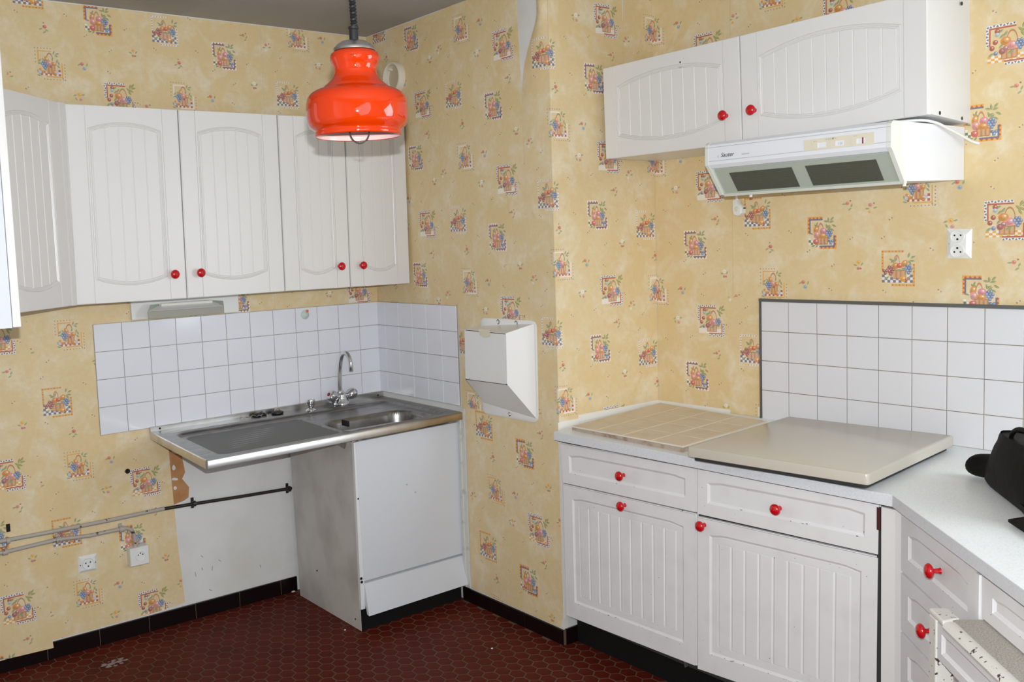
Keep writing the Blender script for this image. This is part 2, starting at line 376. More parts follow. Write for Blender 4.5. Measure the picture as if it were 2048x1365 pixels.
        basket(x + .2, y - 2.6, 2.2, 1.25); fruit(x + .1, y - .9, 1.5, OR, .95); fruit(x - 2.3, y - 2.9, 1.05, (214, 70, 82), .95)
        leaf(x - 3.3, y - 4.3, 1.6, .3, GR); leaf(x - 2.0, y - 4.4, 1.4, .9, GR)
        grapes(x + 2.5, y - .2, BG, six); grapes(x + 3.2, y - 2.2, BG, six[5:])
    def T3(x, y):
        for r in range(3):
            for c in range(11):
                rect(x - 5.1 + c * .91, y - 4.9 + r * .86, x - 4.15 + c * .91, y - 4.0 + r * .86, BL if (r + c) % 2 == 0 else WH, .95) if (r < 1 or c < 2 or c > 8 or r < 2) else None
        def dots(x0, y0, x1, y1, n):
            hx, hy = (.35, .35)
            rect(x + min(x0, x1) - hx, y + min(y0, y1) - hy, x + max(x0, x1) + hx, y + max(y0, y1) + hy, YE, .85)
            for k in range(n):
                t = k / (n - 1); ell(x + x0 + (x1 - x0) * t, y + y0 + (y1 - y0) * t, .2, .2, RD if k % 2 == 0 else (120, 150, 160))
        dots(-4.9, 5.2, 1.6, 5.2, 7); dots(-4.9, -.6, -4.9, 5.2, 7); dots(-1.6, -5.7, 5.2, -5.7, 7); dots(5.2, -5.7, 5.2, .8, 7)
        ring(x - .3, y + 1.0, .95, 2.8, .22, (190, 118, 90))
        basket(x + .3, y - 2.2, 2.7, 1.5, .6)
        for dx, dy, an in ((-2.0, 2.4, -.5), (-1.5, 1.9, .3), (-.5, 2.6, 1.2), (-2.5, .2, 2.0), (3.6, 3.9, 1.3), (4.9, 3.3, .5), (4.6, 2.1, -.1), (3.9, 1.5, -.9), (1.9, -.5, -.6), (.4, -.9, .2), (-3.5, -3.4, .4), (3.6, -3.4, 1.0)): leaf(x + dx, y + dy, 1.8, an, DG)
        fruit(x - .7, y + .5, 1.1, OR); fruit(x + .6, y + .6, 1.0, (214, 66, 54), .8); fruit(x + 2.2, y + 1.3, .9, OR, 1.25, -.7)
        grapes(x - 2.3, y - .9, MG, six); grapes(x - 3.6, y - 1.3, MG, six[2:6]); grapes(x + 3.5, y - .5, BG, six)
        fruit(x + 1.8, y - 3.7, 1.05, (236, 158, 40) if orange else (232, 160, 100), .95); fruit(x + 2.9, y - 3.9, .5, (206, 70, 70))
    def T4(x, y):
        for r in range(2):
            for c in range(10):
                rect(x - 4.4 + c * .8, y - 4.5 + r * .8, x - 3.6 + c * .8, y - 3.7 + r * .8, RD if (r + c) % 2 else WH, .95)
        rect(x + 2.8, y - 3.0, x + 3.6, y - 2.2, RD)
        def frame(x0, y0, x1, y1): rect(x + x0, y + y0, x + x1, y + y1, YE, .95)
        fw = .35 if orange else .6
        frame(-4.3, 4.3 - fw + .3, .6, 4.6); frame(-4.3, -.3, -4.3 + fw, 4.6); frame(-1.6, -5.1, 4.4, -5.1 + fw); frame(4.4 - fw, -5.1, 4.4, .4)
        def dots(x0, y0, x1, y1, n):
            for k in range(n):
                t = k / (n - 1); ell(x + x0 + (x1 - x0) * t, y + y0 + (y1 - y0) * t, .17, .17, (90, 96, 150) if k % 2 == 0 else (160, 60, 72))
        dots(-5.2, 5.4, .4, 5.4, 6); dots(-5.2, .2, -5.2, 5.4, 5); dots(5.2, -5.8, 5.2, -.2, 6); dots(-2.4, -5.9, 4.4, -5.9, 7)
        ring(x - .1, y + 1.6, 1.05, 2.1, .28, (178, 96, 62))
        basket(x - .1, y - 2.2, 2.0, 1.7, .55)
        for dx, dy, an in ((1.5, 4.0, 1.2), (2.7, 3.7, .3), (2.3, 2.9, -.4), (-2.4, 1.2, -1.0), (-3.6, .9, .8), (-3.7, -.2, .3), (.9, 1.6, 1.4), (2.5, 1.0, 1.2), (3.1, .2, 1.9), (2.9, -1.0, -.8), (1.8, -.4, 1.1), (-4.4, -3.2, 1.9), (-3.6, -3.9, .3), (-4.2, -4.6, -.2)): leaf(x + dx, y + dy, 1.6, an, DG)
        fruit(x - 1.2, y + 1.3, .8, OR, 1.25, .35); fruit(x + 1.3, y - .1, 1.0, OR, .7, -.5); fruit(x - .3, y + .1, .95, PK, .8)
        grapes(x - 2.0, y - .6, BG, six); fruit(x - 3.2, y - 2.9, .65, OR, 1.2, .7); fruit(x + 1.4, y - 3.4, 1.1, OR, .9)
        ell(x + .1, y - 1.2, .4, .4, MG); ell(x + 2.3, y - 3.2, .6, .6, (190, 200, 226)); ell(x - 3.8, y - 3.3, .6, .6, (190, 200, 226))
    cy = PH / 2
    T3(10.7, cy); T4(17.2, cy + 25.4); T2(36.0, cy - 8.2); T1(42.6, cy + 13.9)
    def sprig(x, y, cols, lv, k=1.0):
        for dx, dy, an in lv: leaf(x + dx * k, y + dy * k, 1.5 * k, an, (120, 152, 100))
        for dx, dy, r, c in cols:
            ell(x + dx * k, y + dy * k, r * k, r * .9 * k, c, 0, .9); ell(x + dx * k, y + dy * k, r * .4 * k, r * .35 * k, tuple(q * .75 for q in c), 0, .7); ell(x + dx * k + .2, y + dy * k + .2, r * .25, r * .25, (252, 240, 230), 0, .6)
    FY = (240, 178, 60) if orange else (246, 243, 236)
    sprig(15.9, cy - 12.8, [(.2, .4, .75, (206, 76, 84)), (-.1, 1.8, .3, (130, 140, 110))], [(-1.2, -.5, .4), (.9, -.9, -.4), (.1, -1.6, .5)])
    sprig(27.0, cy + 13.8, [(.1, .6, .85, FY), (.5, -1.2, .65, (216, 140, 150))], [(-1.5, .3, .4), (-1.2, -1.0, -1.0), (1.5, .6, .3)])
    sprig(29.6, cy + 25.5, [(-.8, .6, .7, (210, 90, 96)), (.0, -1.1, .72, (130, 168, 206))], [(-1.8, .3, .5), (1.1, .4, 1.2)])
    sprig(45.6, cy + .9, [(-.6, .6, .65, (214, 110, 110)), (.5, 1.4, .3, (150, 90, 100))], [(-1.7, .4, .0), (.9, -.2, 1.1), (.3, -1.4, .6)])
    sprig(49.0, cy - 19.0, [(-.1, .7, .75, FY), (-.2, -1.3, .55, (180, 110, 120)), (.6, -1.3, .4, (206, 80, 90))], [(-1.2, -.2, -.4), (1.1, .1, .9)])
    sprig(2.0, cy + 19.9, [(-.4, .7, .7, (216, 120, 126)), (.9, 1.2, .3, (150, 90, 130)), (-.6, -1.6, .55, FY)], [(-1.4, -.5, .1), (1.3, -.3, .3)])
    for x, y, f in ((5.5, 9.5, 1), (21.0, 6.0, 0), (33.0, 7.0, 1), (39.5, -19.5, 1), (23.5, -7.0, 0), (6.0, -7.5, 0), (30.5, -14.5, 1), (49.5, 12.5, 0), (46.0, -10.5, 1), (21.5, 20.0, 0), (8.0, 15.5, 1), (38.5, 24.0, 0)):
        ell(x, cy + y, .24, .24, (150, 60, 70), 0, .85); ell(x + .8, cy + y + (.55 if f else -.55), .24, .24, (96, 100, 140), 0, .75); ell(x + .35, cy + y + (.4 if f else -.4), .5, .3, (236, 220, 190), 0, .35)
    img = bpy.data.images.new('wallpaper_print_orange' if orange else 'wallpaper_print_white', IW, IH, alpha=True)
    img.alpha_mode = 'CHANNEL_PACKED'
    img.pixels.foreach_set(np.ascontiguousarray(ink).ravel()); img.update(); img.pack()
    return img

def wallpaper_mat(orange):
    m = bpy.data.materials.new('printed_wallpaper_orange' if orange else 'printed_wallpaper_white'); m.use_nodes = True
    nt = m.node_tree; N = nt.nodes; Lk = nt.links; b = N['Principled BSDF']
    b.inputs['Roughness'].default_value = 0.42; b.inputs['Specular IOR Level'].default_value = 0.35
    tc = N.new('ShaderNodeTexCoord'); im = N.new('ShaderNodeTexImage'); im.image = paint_repeat(orange)
    Lk.new(tc.outputs['UV'], im.inputs['Vector'])
    def noise(sc, det, rough=.55, dist=0.0):
        n = N.new('ShaderNodeTexNoise'); n.inputs['Scale'].default_value = sc; n.inputs['Detail'].default_value = det; n.inputs['Roughness'].default_value = rough
        n.inputs['Distortion'].default_value = dist; Lk.new(tc.outputs['Object'], n.inputs['Vector']); return n
    def rng(src, lo, hi, a=0., c=1.):
        r = N.new('ShaderNodeMapRange'); r.inputs[1].default_value = lo; r.inputs[2].default_value = hi; r.inputs[3].default_value = a; r.inputs[4].default_value = c
        Lk.new(src.outputs[0], r.inputs[0]); return r
    def mix(f, c1, c2):
        x = N.new('ShaderNodeMix'); x.data_type = 'RGBA'
        Lk.new(f, x.inputs[0])
        for k, c in ((6, c1), (7, c2)):
            if isinstance(c, tuple): x.inputs[k].default_value = c + (1.0,)
            else: Lk.new(c, x.inputs[k])
        return x.outputs[2]
    blotch = rng(noise(9, 4, .6, .6), .47, .70)
    fine = rng(noise(55, 3), .35, .7)
    big = rng(noise(2.2, 2), .35, .65)
    c = mix(big.outputs[0], lin(224, 200, 152), lin(227, 206, 163))
    c = mix(blotch.outputs[0], c, lin(233, 220, 192))
    f2 = N.new('ShaderNodeMath'); f2.operation = 'MULTIPLY'; f2.inputs[1].default_value = .35; Lk.new(fine.outputs[0], f2.inputs[0])
    c = mix(f2.outputs[0], c, lin(218, 187, 134))
    a = N.new('ShaderNodeMath'); a.operation = 'MULTIPLY'; a.inputs[1].default_value = .80; Lk.new(im.outputs['Alpha'], a.inputs[0])
    c = mix(a.outputs[0], c, im.outputs['Color'])
    Lk.new(c, b.inputs['Base Color'])
    bn = noise(140, 3); bmp = N.new('ShaderNodeBump'); bmp.inputs['Strength'].default_value = .18; bmp.inputs['Distance'].default_value = .002
    Lk.new(bn.outputs[0], bmp.inputs['Height']); Lk.new(bmp.outputs[0], b.inputs['Normal'])
    return m
M['paper_o'] = wallpaper_mat(True); M['paper_w'] = wallpaper_mat(False)

# ------------------------------------------------------------------ the room shell
XL, YR, XW = -3.4, -5.3, 0.80
def slab(name, x0, x1, y0, y1, z0, z1, m, parent=None): return struct(MB().box(x0, x1, y0, y1, z0, z1).build(name, m))
floor = slab('floor', XL, XW, YR, 0.1, -0.1, -0.0005, 'hexgrout')
ceiling = slab('ceiling', XL - .1, XW + .1, YR - .1, 0.1, CEIL, CEIL + .1, 'ceiling')
wall_left = slab('wall_left', -2.25, 0.1, 0.0, 0.1, -0.05, CEIL, 'plaster')
wall_center = slab('wall_center', 0.0, 0.1, -1.222, 0.0, -0.05, CEIL, 'plaster')
wall_alcove = struct(MB().loft([[(0.002, -1.2222, -.05), (0.66, -1.232, -.05), (0.66, -1.12, -.05), (0.05, -1.12, -.05)], [(0.002, -1.2222, CEIL), (0.66, -1.232, CEIL), (0.66, -1.12, CEIL), (0.05, -1.12, CEIL)]]).build('wall_alcove', 'plaster'))
w = MB()
def wd_piece(s0, s1, z0, z1): w.pbox(WD, s0, s1, z0, z1, -.12, 0)
WS0, WS1, WZ0, WZ1 = 2.0, 3.2, 0.98, 2.2
wd_piece(-.02, WS0, -.05, CEIL); wd_piece(WS1, 4.1, -.05, CEIL); wd_piece(WS0, WS1, -.05, WZ0); wd_piece(WS0, WS1, WZ1, CEIL)
wall_right = struct(w.build('wall_right', 'plaster'))
slab('wall_rear', XL, XW, YR - .1, YR, -.05, CEIL, 'plaster')
slab('wall_side', XL - .1, XL, YR, -2.0, -.05, CEIL, 'plaster')
struct(MB().box(-2.27, -2.17, -2.0, 0.0, -.05, CEIL).box(XL, -2.27, -2.0, -1.9, -.05, CEIL).build('wall_return', 'plaster'))
win = struct(MB().pbox(WD, WS0, WS1, WZ0, WZ0 + .05, -.09, -.03).pbox(WD, WS0, WS1, WZ1 - .05, WZ1, -.09, -.03).pbox(WD, WS0, WS0 + .05, WZ0, WZ1, -.09, -.03)
             .pbox(WD, WS1 - .05, WS1, WZ0, WZ1, -.09, -.03).pbox(WD, 2.575, 2.625, WZ0, WZ1, -.09, -.03).build('window_1', 'plastic'))
for s0, s1 in ((WS0 + .05, 2.575), (2.625, WS1 - .05)):
    MB().pbox(WD, s0, s1, WZ0 + .05, WZ1 - .05, -.064, -.058).build('pane', 'glass', win)

# wallpaper strips: each a thin sheet of its own on its wall
def strip(wall, pl, left, zt3, m, poly, w=.0012, offs=0.0):
    """poly: outline as (u, v) on the plane; left / zt3 place the print"""
    n = len(poly)
    vs = [pl.P(u, v, 0.0002) for u, v in poly] + [pl.P(u, v, w) for u, v in poly]
    me = bpy.data.meshes.new('wallpaper_strip')
    me.from_pydata([tuple(p) for p in vs], [], [tuple(range(n, 2 * n))] + [(i, (i + 1) % n, n + (i + 1) % n, n + i) for i in range(n)])
    uvl = me.uv_layers.new(name='UVMap')
    for lp in me.loops:
        u, v = poly[lp.vertex_index % n]
        uvl.data[lp.index].uv = ((u + offs - left) / .53, (v - zt3) / .512 + .5)
    bm = bmesh.new(); bm.from_mesh(me); bmesh.ops.recalc_face_normals(bm, faces=bm.faces); bm.to_mesh(me); bm.free()
    me.materials.append(M[m]); o = bpy.data.objects.new('wallpaper_strip', me); COL.objects.link(o); o.parent = wall
    return o
R4 = lambda u0, u1, v0, v1: [(u0, v0), (u1, v0), (u1, v1), (u0, v1)]
strip(wall_left, WA, -2.093, .604, 'paper_o', [(-2.165, .04), (-1.72, .05), (-1.553, .044), (-1.555, .075), (-1.566, CEIL - .004), (-2.165, CEIL - .004)], .012)
a3 = [(-1.565, .07), (-1.40, .071), (-1.20, .0705), (-1.115, .073), (-1.06, .076), (-1.022, .082), (-1.028, .2), (-1.037, .33), (-1.040, .45), (-1.046, .6), (-1.05, .75), (-1.052, .84), (-1.069, .86), (-1.0695, CEIL - .004), (-1.565, CEIL - .004)]
strip(wall_left, WA, -1.58, .995, 'paper_o', a3, .0022)
strip(wall_left, WA, -1.066, 2.44, 'paper_w', R4(-1.0675, -.5365, 1.262, CEIL - .004))
strip(wall_left, WA, -.528, 2.218, 'paper_w', R4(-.535, -.001, 1.262, CEIL - .003), .0016)
strip(wall_center, WB, 0.005, 2.0, 'paper_w', R4(.002, .5415, 1.262, CEIL - .004))
strip(wall_center, WB, .543, 2.152, 'paper_w', [(.543, 1.262), (.63, 1.262), (.63, .846), (1.074, .838)] + [tuple(WB.px(x, y)) for x, y in [(1061, 640), (1052, 400), (1046, 230), (1042, 150), (1036, 60), (1033, 0), (1032, -45)]] + [(.543, CEIL - .004)])
strip(wall_center, WB, .668, .79, 'paper_o', [(.655, .062), (1.205, .060), (1.2195, .12), (1.2205, .842), (1.0, .844), (.655, .85), (.652, .3)], .0018)
# the strip at the outer corner: its upper edge has come loose and bulges off the wall
NU, NV = 10, 60
us = np.linspace(0, 1, NU); vs_ = np.linspace(.838, CEIL - .004, NV)
vv, uvs, ff = [], [], []
PEEL = np.array([WB.px(x, y)[::-1] for x, y in [(1062, 640), (1053, 400), (1047, 230), (1046, 175), (1051, 128), (1060, 92), (1072, 52), (1077, 25), (1075, 0), (1076, -40)]]).T
for v in vs_:
    e = np.clip((v - 1.70) / .75, 0, 1); e = e * e * (3 - 2 * e)
    l0 = float(np.interp(v, PEEL[0], PEEL[1]))
    for t in us:
        u = l0 + (1.2236 - l0) * t
        vv.append(tuple(WB.P(u, v, .0016 + .006 * e * (1 - t) ** 2 + .012 * math.sin(t * math.pi) * e))); uvs.append(((u - 1.090) / .53, (v - 2.222) / .512 + .5))
for j in range(NV - 1):
    for i in range(NU - 1): k = j * NU + i; ff.append((k, k + 1, k + NU + 1, k + NU))
me = bpy.data.meshes.new('wallpaper_strip'); me.from_pydata(vv, [], ff); ul = me.uv_layers.new(name='UVMap')
for lp in me.loops: ul.data[lp.index].uv = uvs[lp.vertex_index]
for p in me.polygons: p.use_smooth = True
me.materials.append(M['paper_w']); o = bpy.data.objects.new('wallpaper_strip', me); COL.objects.link(o); o.parent = wall_center
o['label'] = 'loose wallpaper strip peeling away at the top'
WCt = Plane((0, -1.2222, 0), (0.66, -0.010, 0), (-.010, -.66, 0))
strip(wall_alcove, WCt, 1.090, 2.222, 'paper_w', R4(0.0005, .3865, .858, CEIL - .004), .0014, 1.222)
strip(wall_alcove, WCt, .385, 1.588, 'paper_w', [(.3865, .872), (.552, .872), (.552, CEIL - .004), (.396, CEIL - .004), (.392, 2.40), (.387, 2.33)], .0014)
strip(wall_right, WD, -.168, 1.583, 'paper_w', R4(0.002, .3575, .868, CEIL - .004))
strip(wall_right, WD, .331, 1.109, 'paper_w', R4(.336, .60, .86, 1.304), .0022)
strip(wall_right, WD, .355, 1.613, 'paper_o', R4(.3585, .8685, 1.2965, CEIL - .004), .0016)
strip(wall_right, WD, .868, 1.413, 'paper_o', R4(.8675, 1.398, 1.2985, CEIL - .004), .0026)
strip(wall_right, WD, 1.398, 1.20, 'paper_o', R4(1.399, 1.93, .86, CEIL - .004), .0018)

# wall A low down: bare plaster where the paper has been torn off, with a rag of tan backing paper
pts = [on(x, y, 'Y', 0)[[0, 2]] for x, y in [(332, 880), (345, 907), (363, 910), (370, 945), (364, 958), (378, 975), (377, 995), (368, 1002), (352, 1008), (345, 1012), (342, 980), (337, 940)]]
rag = MB(); rag.loft([[WA.P(u, v, .0002) for u, v in pts], [WA.P(u, v, .0014) for u, v in pts]]); rag.build('paper_remnant', 'tan_paper', wall_left)['label'] = 'rag of tan backing paper on the bare plaster'
for cx, cy_, rx, ry in ((347, 936, 4.5, 6), (349, 959, 7, 3.5), (350, 977, 3.5, 4)):
    c = MB(); c.poly([WA.P(*on(cx + rx * math.cos(t * .7854) * random.uniform(.7, 1.2), cy_ + ry * math.sin(t * .7854) * random.uniform(.7, 1.2), 'Y', 0)[[0, 2]], .002) for t in range(8)]); c.build('plaster_fleck', 'plaster', wall_left)
for x, y, dx, dy in ((390, 1145, 2, 9), (404, 1136, 1, 5), (425, 1133, -1, 9), (418, 1180, 6, 2), (402, 1112, 4, 3), (520, 1130, 2, 6), (437, 1120, 5, 4)):
    MB().tube([WA.P(*WA.px(x, y), .0004), WA.P(*WA.px(x + dx, y + dy), .0004)], .0014, 5).build('scuff', 'scuff', wall_left)
for x, y, r in ((255, 943, .010),):
    p = on(x, y, 'Y', -.004); MB().lathe([(r, 0), (r, .002)], p, (0, -1, 0), 14).build('drill_hole', 'black', wall_left)
p = on(13, 1056, 'Y', -.004); MB().pbox(WA, p[0] - .003, p[0] + .011, p[2] - .015, p[2] + .015, .0, .0135).build('wall_hole', 'black', wall_left)
# filler along the foot of the alcove papers
MB().pbox(WCt, .0, .10, .828, .862, .0, .003).pbox(WCt, .10, .55, .85, .8745, .0, .0018).build('filler_line', 'caulk', wall_alcove)
MB().pbox(WD, .0, .34, .855, .873, .0, .003).build('filler_line', 'caulk', wall_right)
MB().pbox(WB, 1.2226, 1.2236, .06, .86, -.02, .004).build('filler_line', 'caulk', wall_center)

# ------------------------------------------------------------------ wall tiles, each one a piece
def tile_mesh(sx, sy, t=.006, ch=.0012):
    me = bpy.data.meshes.new('wall_tile'); a, b = sx / 2, sy / 2
    vs = [(-a, 0, -b), (a, 0, -b), (a, 0, b), (-a, 0, b), (-a, -t + ch, -b), (a, -t + ch, -b), (a, -t + ch, b), (-a, -t + ch, b),
          (-a + ch, -t, -b + ch), (a - ch, -t, -b + ch), (a - ch, -t, b - ch), (-a + ch, -t, b - ch)]
    fs = [(8, 9, 10, 11)] + [(i, (i + 1) % 4, 4 + (i + 1) % 4, 4 + i) for i in range(4)] + [(4 + i, 4 + (i + 1) % 4, 8 + (i + 1) % 4, 8 + i) for i in range(4)]
    me.from_pydata(vs, [], fs); return me
def tile_field(wall, pl, cols, rows, m, grout):
    ang = math.atan2(pl.ux[1], pl.ux[0]); cache = {}
    u0, u1 = cols[0][0], cols[-1][1]; v0, v1 = rows[-1][0], rows[0][1]
    MB().pbox(pl, u0, u1, v0, v1, 0.0002, .0058).build('grout_bed', grout, wall)
    for (c0, c1) in cols:
        for (r0, r1) in rows:
            k = (round(c1 - c0, 4), round(r1 - r0, 4))
            if k not in cache:
                cache[k] = tile_mesh(k[0] - .0022, k[1] - .0022); cache[k].materials.append(M[m])
            o = bpy.data.objects.new('wall_tile', cache[k]); COL.objects.link(o)
            o.location = pl.P((c0 + c1) / 2, (r0 + r1) / 2, .0022 + random.uniform(-.0002, .0002)); o.rotation_euler = (random.uniform(-.003, .003), 0, ang + random.uniform(-.003, .003)); o.parent = wall
ZA, PA = 1.2793, .11
rowsA = [(ZA - (k + 1) * PA, ZA - k * PA) for k in range(4)]
tile_field(wall_left, WA, [(-(k + 1) * PA, -k * PA) for k in range(11, -1, -1)], rowsA, 'tile', 'grout')
tile_field(wall_center, WB, [(.0075, .0737)] + [(.0737 + k * PA, .0737 + (k + 1) * PA) for k in range(5)], [(r0 if k < 3 else .852, r1) for k, (r0, r1) in enumerate(rowsA)], 'tile', 'grout')
ZD, PD, SD = 1.2907, .1089, .5883
rowsD = [(ZD - (k + 1) * PD, ZD - k * PD) for k in range(4)]
tile_field(wall_right, WD, [(SD + k * PD, SD + (k + 1) * PD) for k in range(-1, 12)], rowsD, 'tile_warm', 'grout_dark')
MB().pbox(WD, SD - PD - .006, SD + 12 * PD, ZD, ZD + .010, 0, .013).pbox(WD, SD - PD - .006, SD - PD, .856, ZD + .010, 0, .012).build('tile_edge_strip', 'trim_metal', wall_right)

# ------------------------------------------------------------------ hexagonal floor tiles
HX, HY = .0547, .0505
def hex_ring(x, y, k=1.0, z=0.0):
    hw = HX / 2 - .0021; hy = HY / 1.5 - .0021
    return [(x + k * hw * sx, y + k * hy * sy, z) for sx, sy in ((0, 1), (-1, .5), (-1, -.5), (0, -1), (1, -.5), (1, .5))]
hexes = []
for r in range(-2, 60):
    y = -.075 - (r) * HY
    for k in range(-22, 34):
        x = -1.335 + k * HX + (HX / 2 if r % 2 else 0)
        if y > -.012 or y < -3.1 or x < -2.4 or x > .12: continue
        if x > -.012 and y > -1.235: continue
        if x > -.51 and -.58 < y: continue
        if x > .075: continue
        d = RM.T @ (np.array([x, y, 0]) - CAM_LOC); px = 1024 + SHX + FPX * d[0] / -d[2]; py = 682.5 + SHY - FPX * d[1] / -d[2]
        vis = -40 < px < 2088 and py < 1410
        occl = (x > -1.15 and x < 0 and y > -.60 and False)
        hexes.append((vis and not occl, d @ d, x, y))
seen = sorted([h for h in hexes if h[0]], key=lambda h: h[1])[:300]
key = {(h[2], h[3]) for h in seen}
me = bpy.data.meshes.new('floor_tile')
lo, mid, hi = hex_ring(0, 0, 1, -.004), hex_ring(0, 0, 1, -.0004), hex_ring(0, 0, .96, 0)
me.from_pydata(lo + mid + hi, [], [tuple(range(12, 18))] + [(i, (i + 1) % 6, 6 + (i + 1) % 6, 6 + i) for i in range(6)] + [(6 + i, 6 + (i + 1) % 6, 12 + (i + 1) % 6, 12 + i) for i in range(6)])
bm = bmesh.new(); bm.from_mesh(me); bmesh.ops.recalc_face_normals(bm, faces=bm.faces); bm.to_mesh(me); bm.free()
me.materials.append(M['hex'])
for h in seen:
    o = bpy.data.objects.new('floor_tile', me); COL.objects.link(o); o.parent = floor
    o.location = (h[2], h[3], random.uniform(-.0003, .0003)); o.rotation_euler = (random.uniform(-.006, .006), random.uniform(-.006, .006), 0)
rest = MB()
for h in hexes:
    if (h[2], h[3]) in key: continue
    rest.loft([hex_ring(h[2], h[3], 1, -.004), hex_ring(h[2], h[3], 1, -.0004), hex_ring(h[2], h[3], .96, 0)], False, True)
stuff(rest.build('floor_tile_field', 'hex', floor))
p = on(228, 1326, 'Z', .0006); d1 = MB()
for k in range(26):
    q = p + np.array([random.gauss(0, .026), random.gauss(0, .014), 0]); r = random.uniform(.003, .010)
    d1.poly([q + np.array([r * 1.5 * math.cos(t * 1.05) * random.uniform(.6, 1.2), r * math.sin(t * 1.05) * random.uniform(.6, 1.2), k * 1e-5]) for t in range(6)])
stuff(d1.build('dust_smear', 'floor_dirt', floor))
for x, y in ((690, 1261), (984, 1298)):
    q = on(x, y, 'Z', .0005); MB().lathe([(.004, 0), (.003, .002), (.001, .003)], q, (0, 0, 1), 7).build('crumb', 'caulk', floor)

# ------------------------------------------------------------------ baseboards of black tiles
def base_run(name, pl, joints, h, t=.010):
    b = struct(MB().pbox(pl, joints[0], joints[-1], -.004, h - .002, .0005, t - .0025).build(name, 'hexgrout'))
    for j0, j1 in zip(joints[:-1], joints[1:]):
        MB().pbox(pl, j0 + .0012, j1 - .0012, -.003, h, .001, t).build('baseboard_tile', 'black_tile', b, bevel=.0015)
    return b
base_run('baseboard_left', WA, [-2.165, -1.972, -1.774, -1.575, -1.377, -1.178, -.979, -.78, -.581, -.50], .066)
base_run('baseboard_center', WB, [.600, .794, 1.001, 1.226], .058)
base_run('baseboard_alcove', WCt, [.0, .075], .062)
# debris in the corner by the sink cabinet
p = on(590, 1180, 'Z', 0); c = MB()
for k in range(9):
    q = p + np.array([random.uniform(-.03, .05), random.uniform(-.015, .05), 0]); c.lathe([(.014, 0), (.010, .004), (.002, .006)], q, (0, 0, 1), 6)
stuff(c.build('mortar_crumbs', 'beige_tile', floor))
# ------------------------------------------------------------------ cabinet doors
def bil(pl, q):
    """(a, b, w) in metres on a door -> room; q = corners UL, UR, LL, LR as (u, v) on the plane"""
    q = [np.array(p, float) for p in q]
    W = (np.linalg.norm(q[1] - q[0]) + np.linalg.norm(q[3] - q[2])) / 2; H = (np.linalg.norm(q[0] - q[2]) + np.linalg.norm(q[1] - q[3])) / 2
    def f(a, b, w=0.0):
        s, t = a / W, b / H
        p = (q[2] * (1 - s) + q[3] * s) * (1 - t) + (q[0] * (1 - s) + q[1] * s) * t
        return pl.P(p[0], p[1], w)
    return f, W, H
def pxq(pl, pts): return [pl.px(*p) for p in pts]
def rect(a0, a1, b0, b1): return [(a0, b0), (a1, b0), (a1, b1), (a0, b1)]
def knob(parent, pl, x, y, k=1.0):
    u, v = pl.px(x, y, .026)
    prof = [(.0075, 0), (.0062, .004), (.0050, .012), (.0062, .017), (.0130, .0185), (.0168, .022), (.0172, .0255), (.0140, .0305), (.0075, .0335), (.0001, .0342)]
    return MB().lathe([(r * k, h * k) for r, h in prof], pl.P(u, v, 0), pl.n, 20, True, False).build('knob', 'red', parent, smooth=50)
def slab_core(mb, f, W, H, t, d):
    """door body with a small chamfer round the front"""
    c = .0018
    lo = [f(*p, -t) for p in rect(0, W, 0, H)]; m1 = [f(*p, -d - .0006) for p in rect(0, W, 0, H)]; m2 = [f(*p, -d) for p in rect(c, W - c, c, H - c)]
    mb.loft([lo, m1, m2])
def panel_door(parent, pl, q, planks, stile, top, bot, sag, m='foil', t=.018, skip=0):
    """thin foil door: grooved stiles, an arched beaded outline and a field of planks"""
    f, W, H = bil(pl, q); d = .0027
    mb = MB(); slab_core(mb, f, W, H, t, d)
    g = .0008; c = .0018; sl, sr = stile
    for a0, a1 in ((c, sl - g), (W - sr + g, W - c)):
        mb.loft([[f(*p, -d) for p in rect(a0, a1, c, H - c)], [f(*p, -.0007) for p in rect(a0, a1, c, H - c)], [f(*p, 0) for p in rect(a0 + .0007, a1 - .0007, c + .0007, H - c - .0007)]], False)
    a0, a1 = sl + .006, W - sr - .006; mid, hf = (a0 + a1) / 2, (a1 - a0) / 2; NS = 18
    arc = lambda a: sag * (1 - ((a - mid) / hf) ** 2)
    def outline(o):
        x0, x1 = a0 + o, a1 - o
        xs = [x0 + (x1 - x0) * i / NS for i in range(NS + 1)]
        return [(x, bot + o - arc(x)) for x in xs] + [(x, H - top - o + arc(x)) for x in reversed(xs)]
    mb.plate(rect(sl + g, W - sr - g, c, H - c), outline(0), f, -d, 0)
    prof = [(0, -.0002), (.0012, -.0025), (.0030, .0004), (.0050, .0008), (.0068, -.0004), (.0080, -.0025), (.0094, -.0004), (.0118, -.0004), (.0130, -.0026)]
    mb.loft([[f(*p, w) for p in outline(o)] for o, w in prof], False, False)
    door = mb.build('door', m, parent)
    x0, x1 = a0 + .0135, a1 - .0135; pw = (x1 - x0) / planks
    for k in range(planks):
        if k < skip: continue
        p0, p1 = x0 + k * pw + .0008, x0 + (k + 1) * pw - .0008
        def loop(o):
            xs = [p0 + o + (p1 - p0 - 2 * o) * i / 5 for i in range(6)]
            return [(x, bot + .0135 + o - arc(x)) for x in xs] + [(x, H - top - .0135 - o + arc(x)) for x in reversed(xs)]
        MB().loft([[f(*p, -d) for p in loop(0)], [f(*p, -.0020) for p in loop(0)], [f(*p, -.0005) for p in loop(.0015)]], False).build('plank', m, door)
    return door
def smooth01(x): x = max(0, min(1, x)); return x * x * (3 - 2 * x)
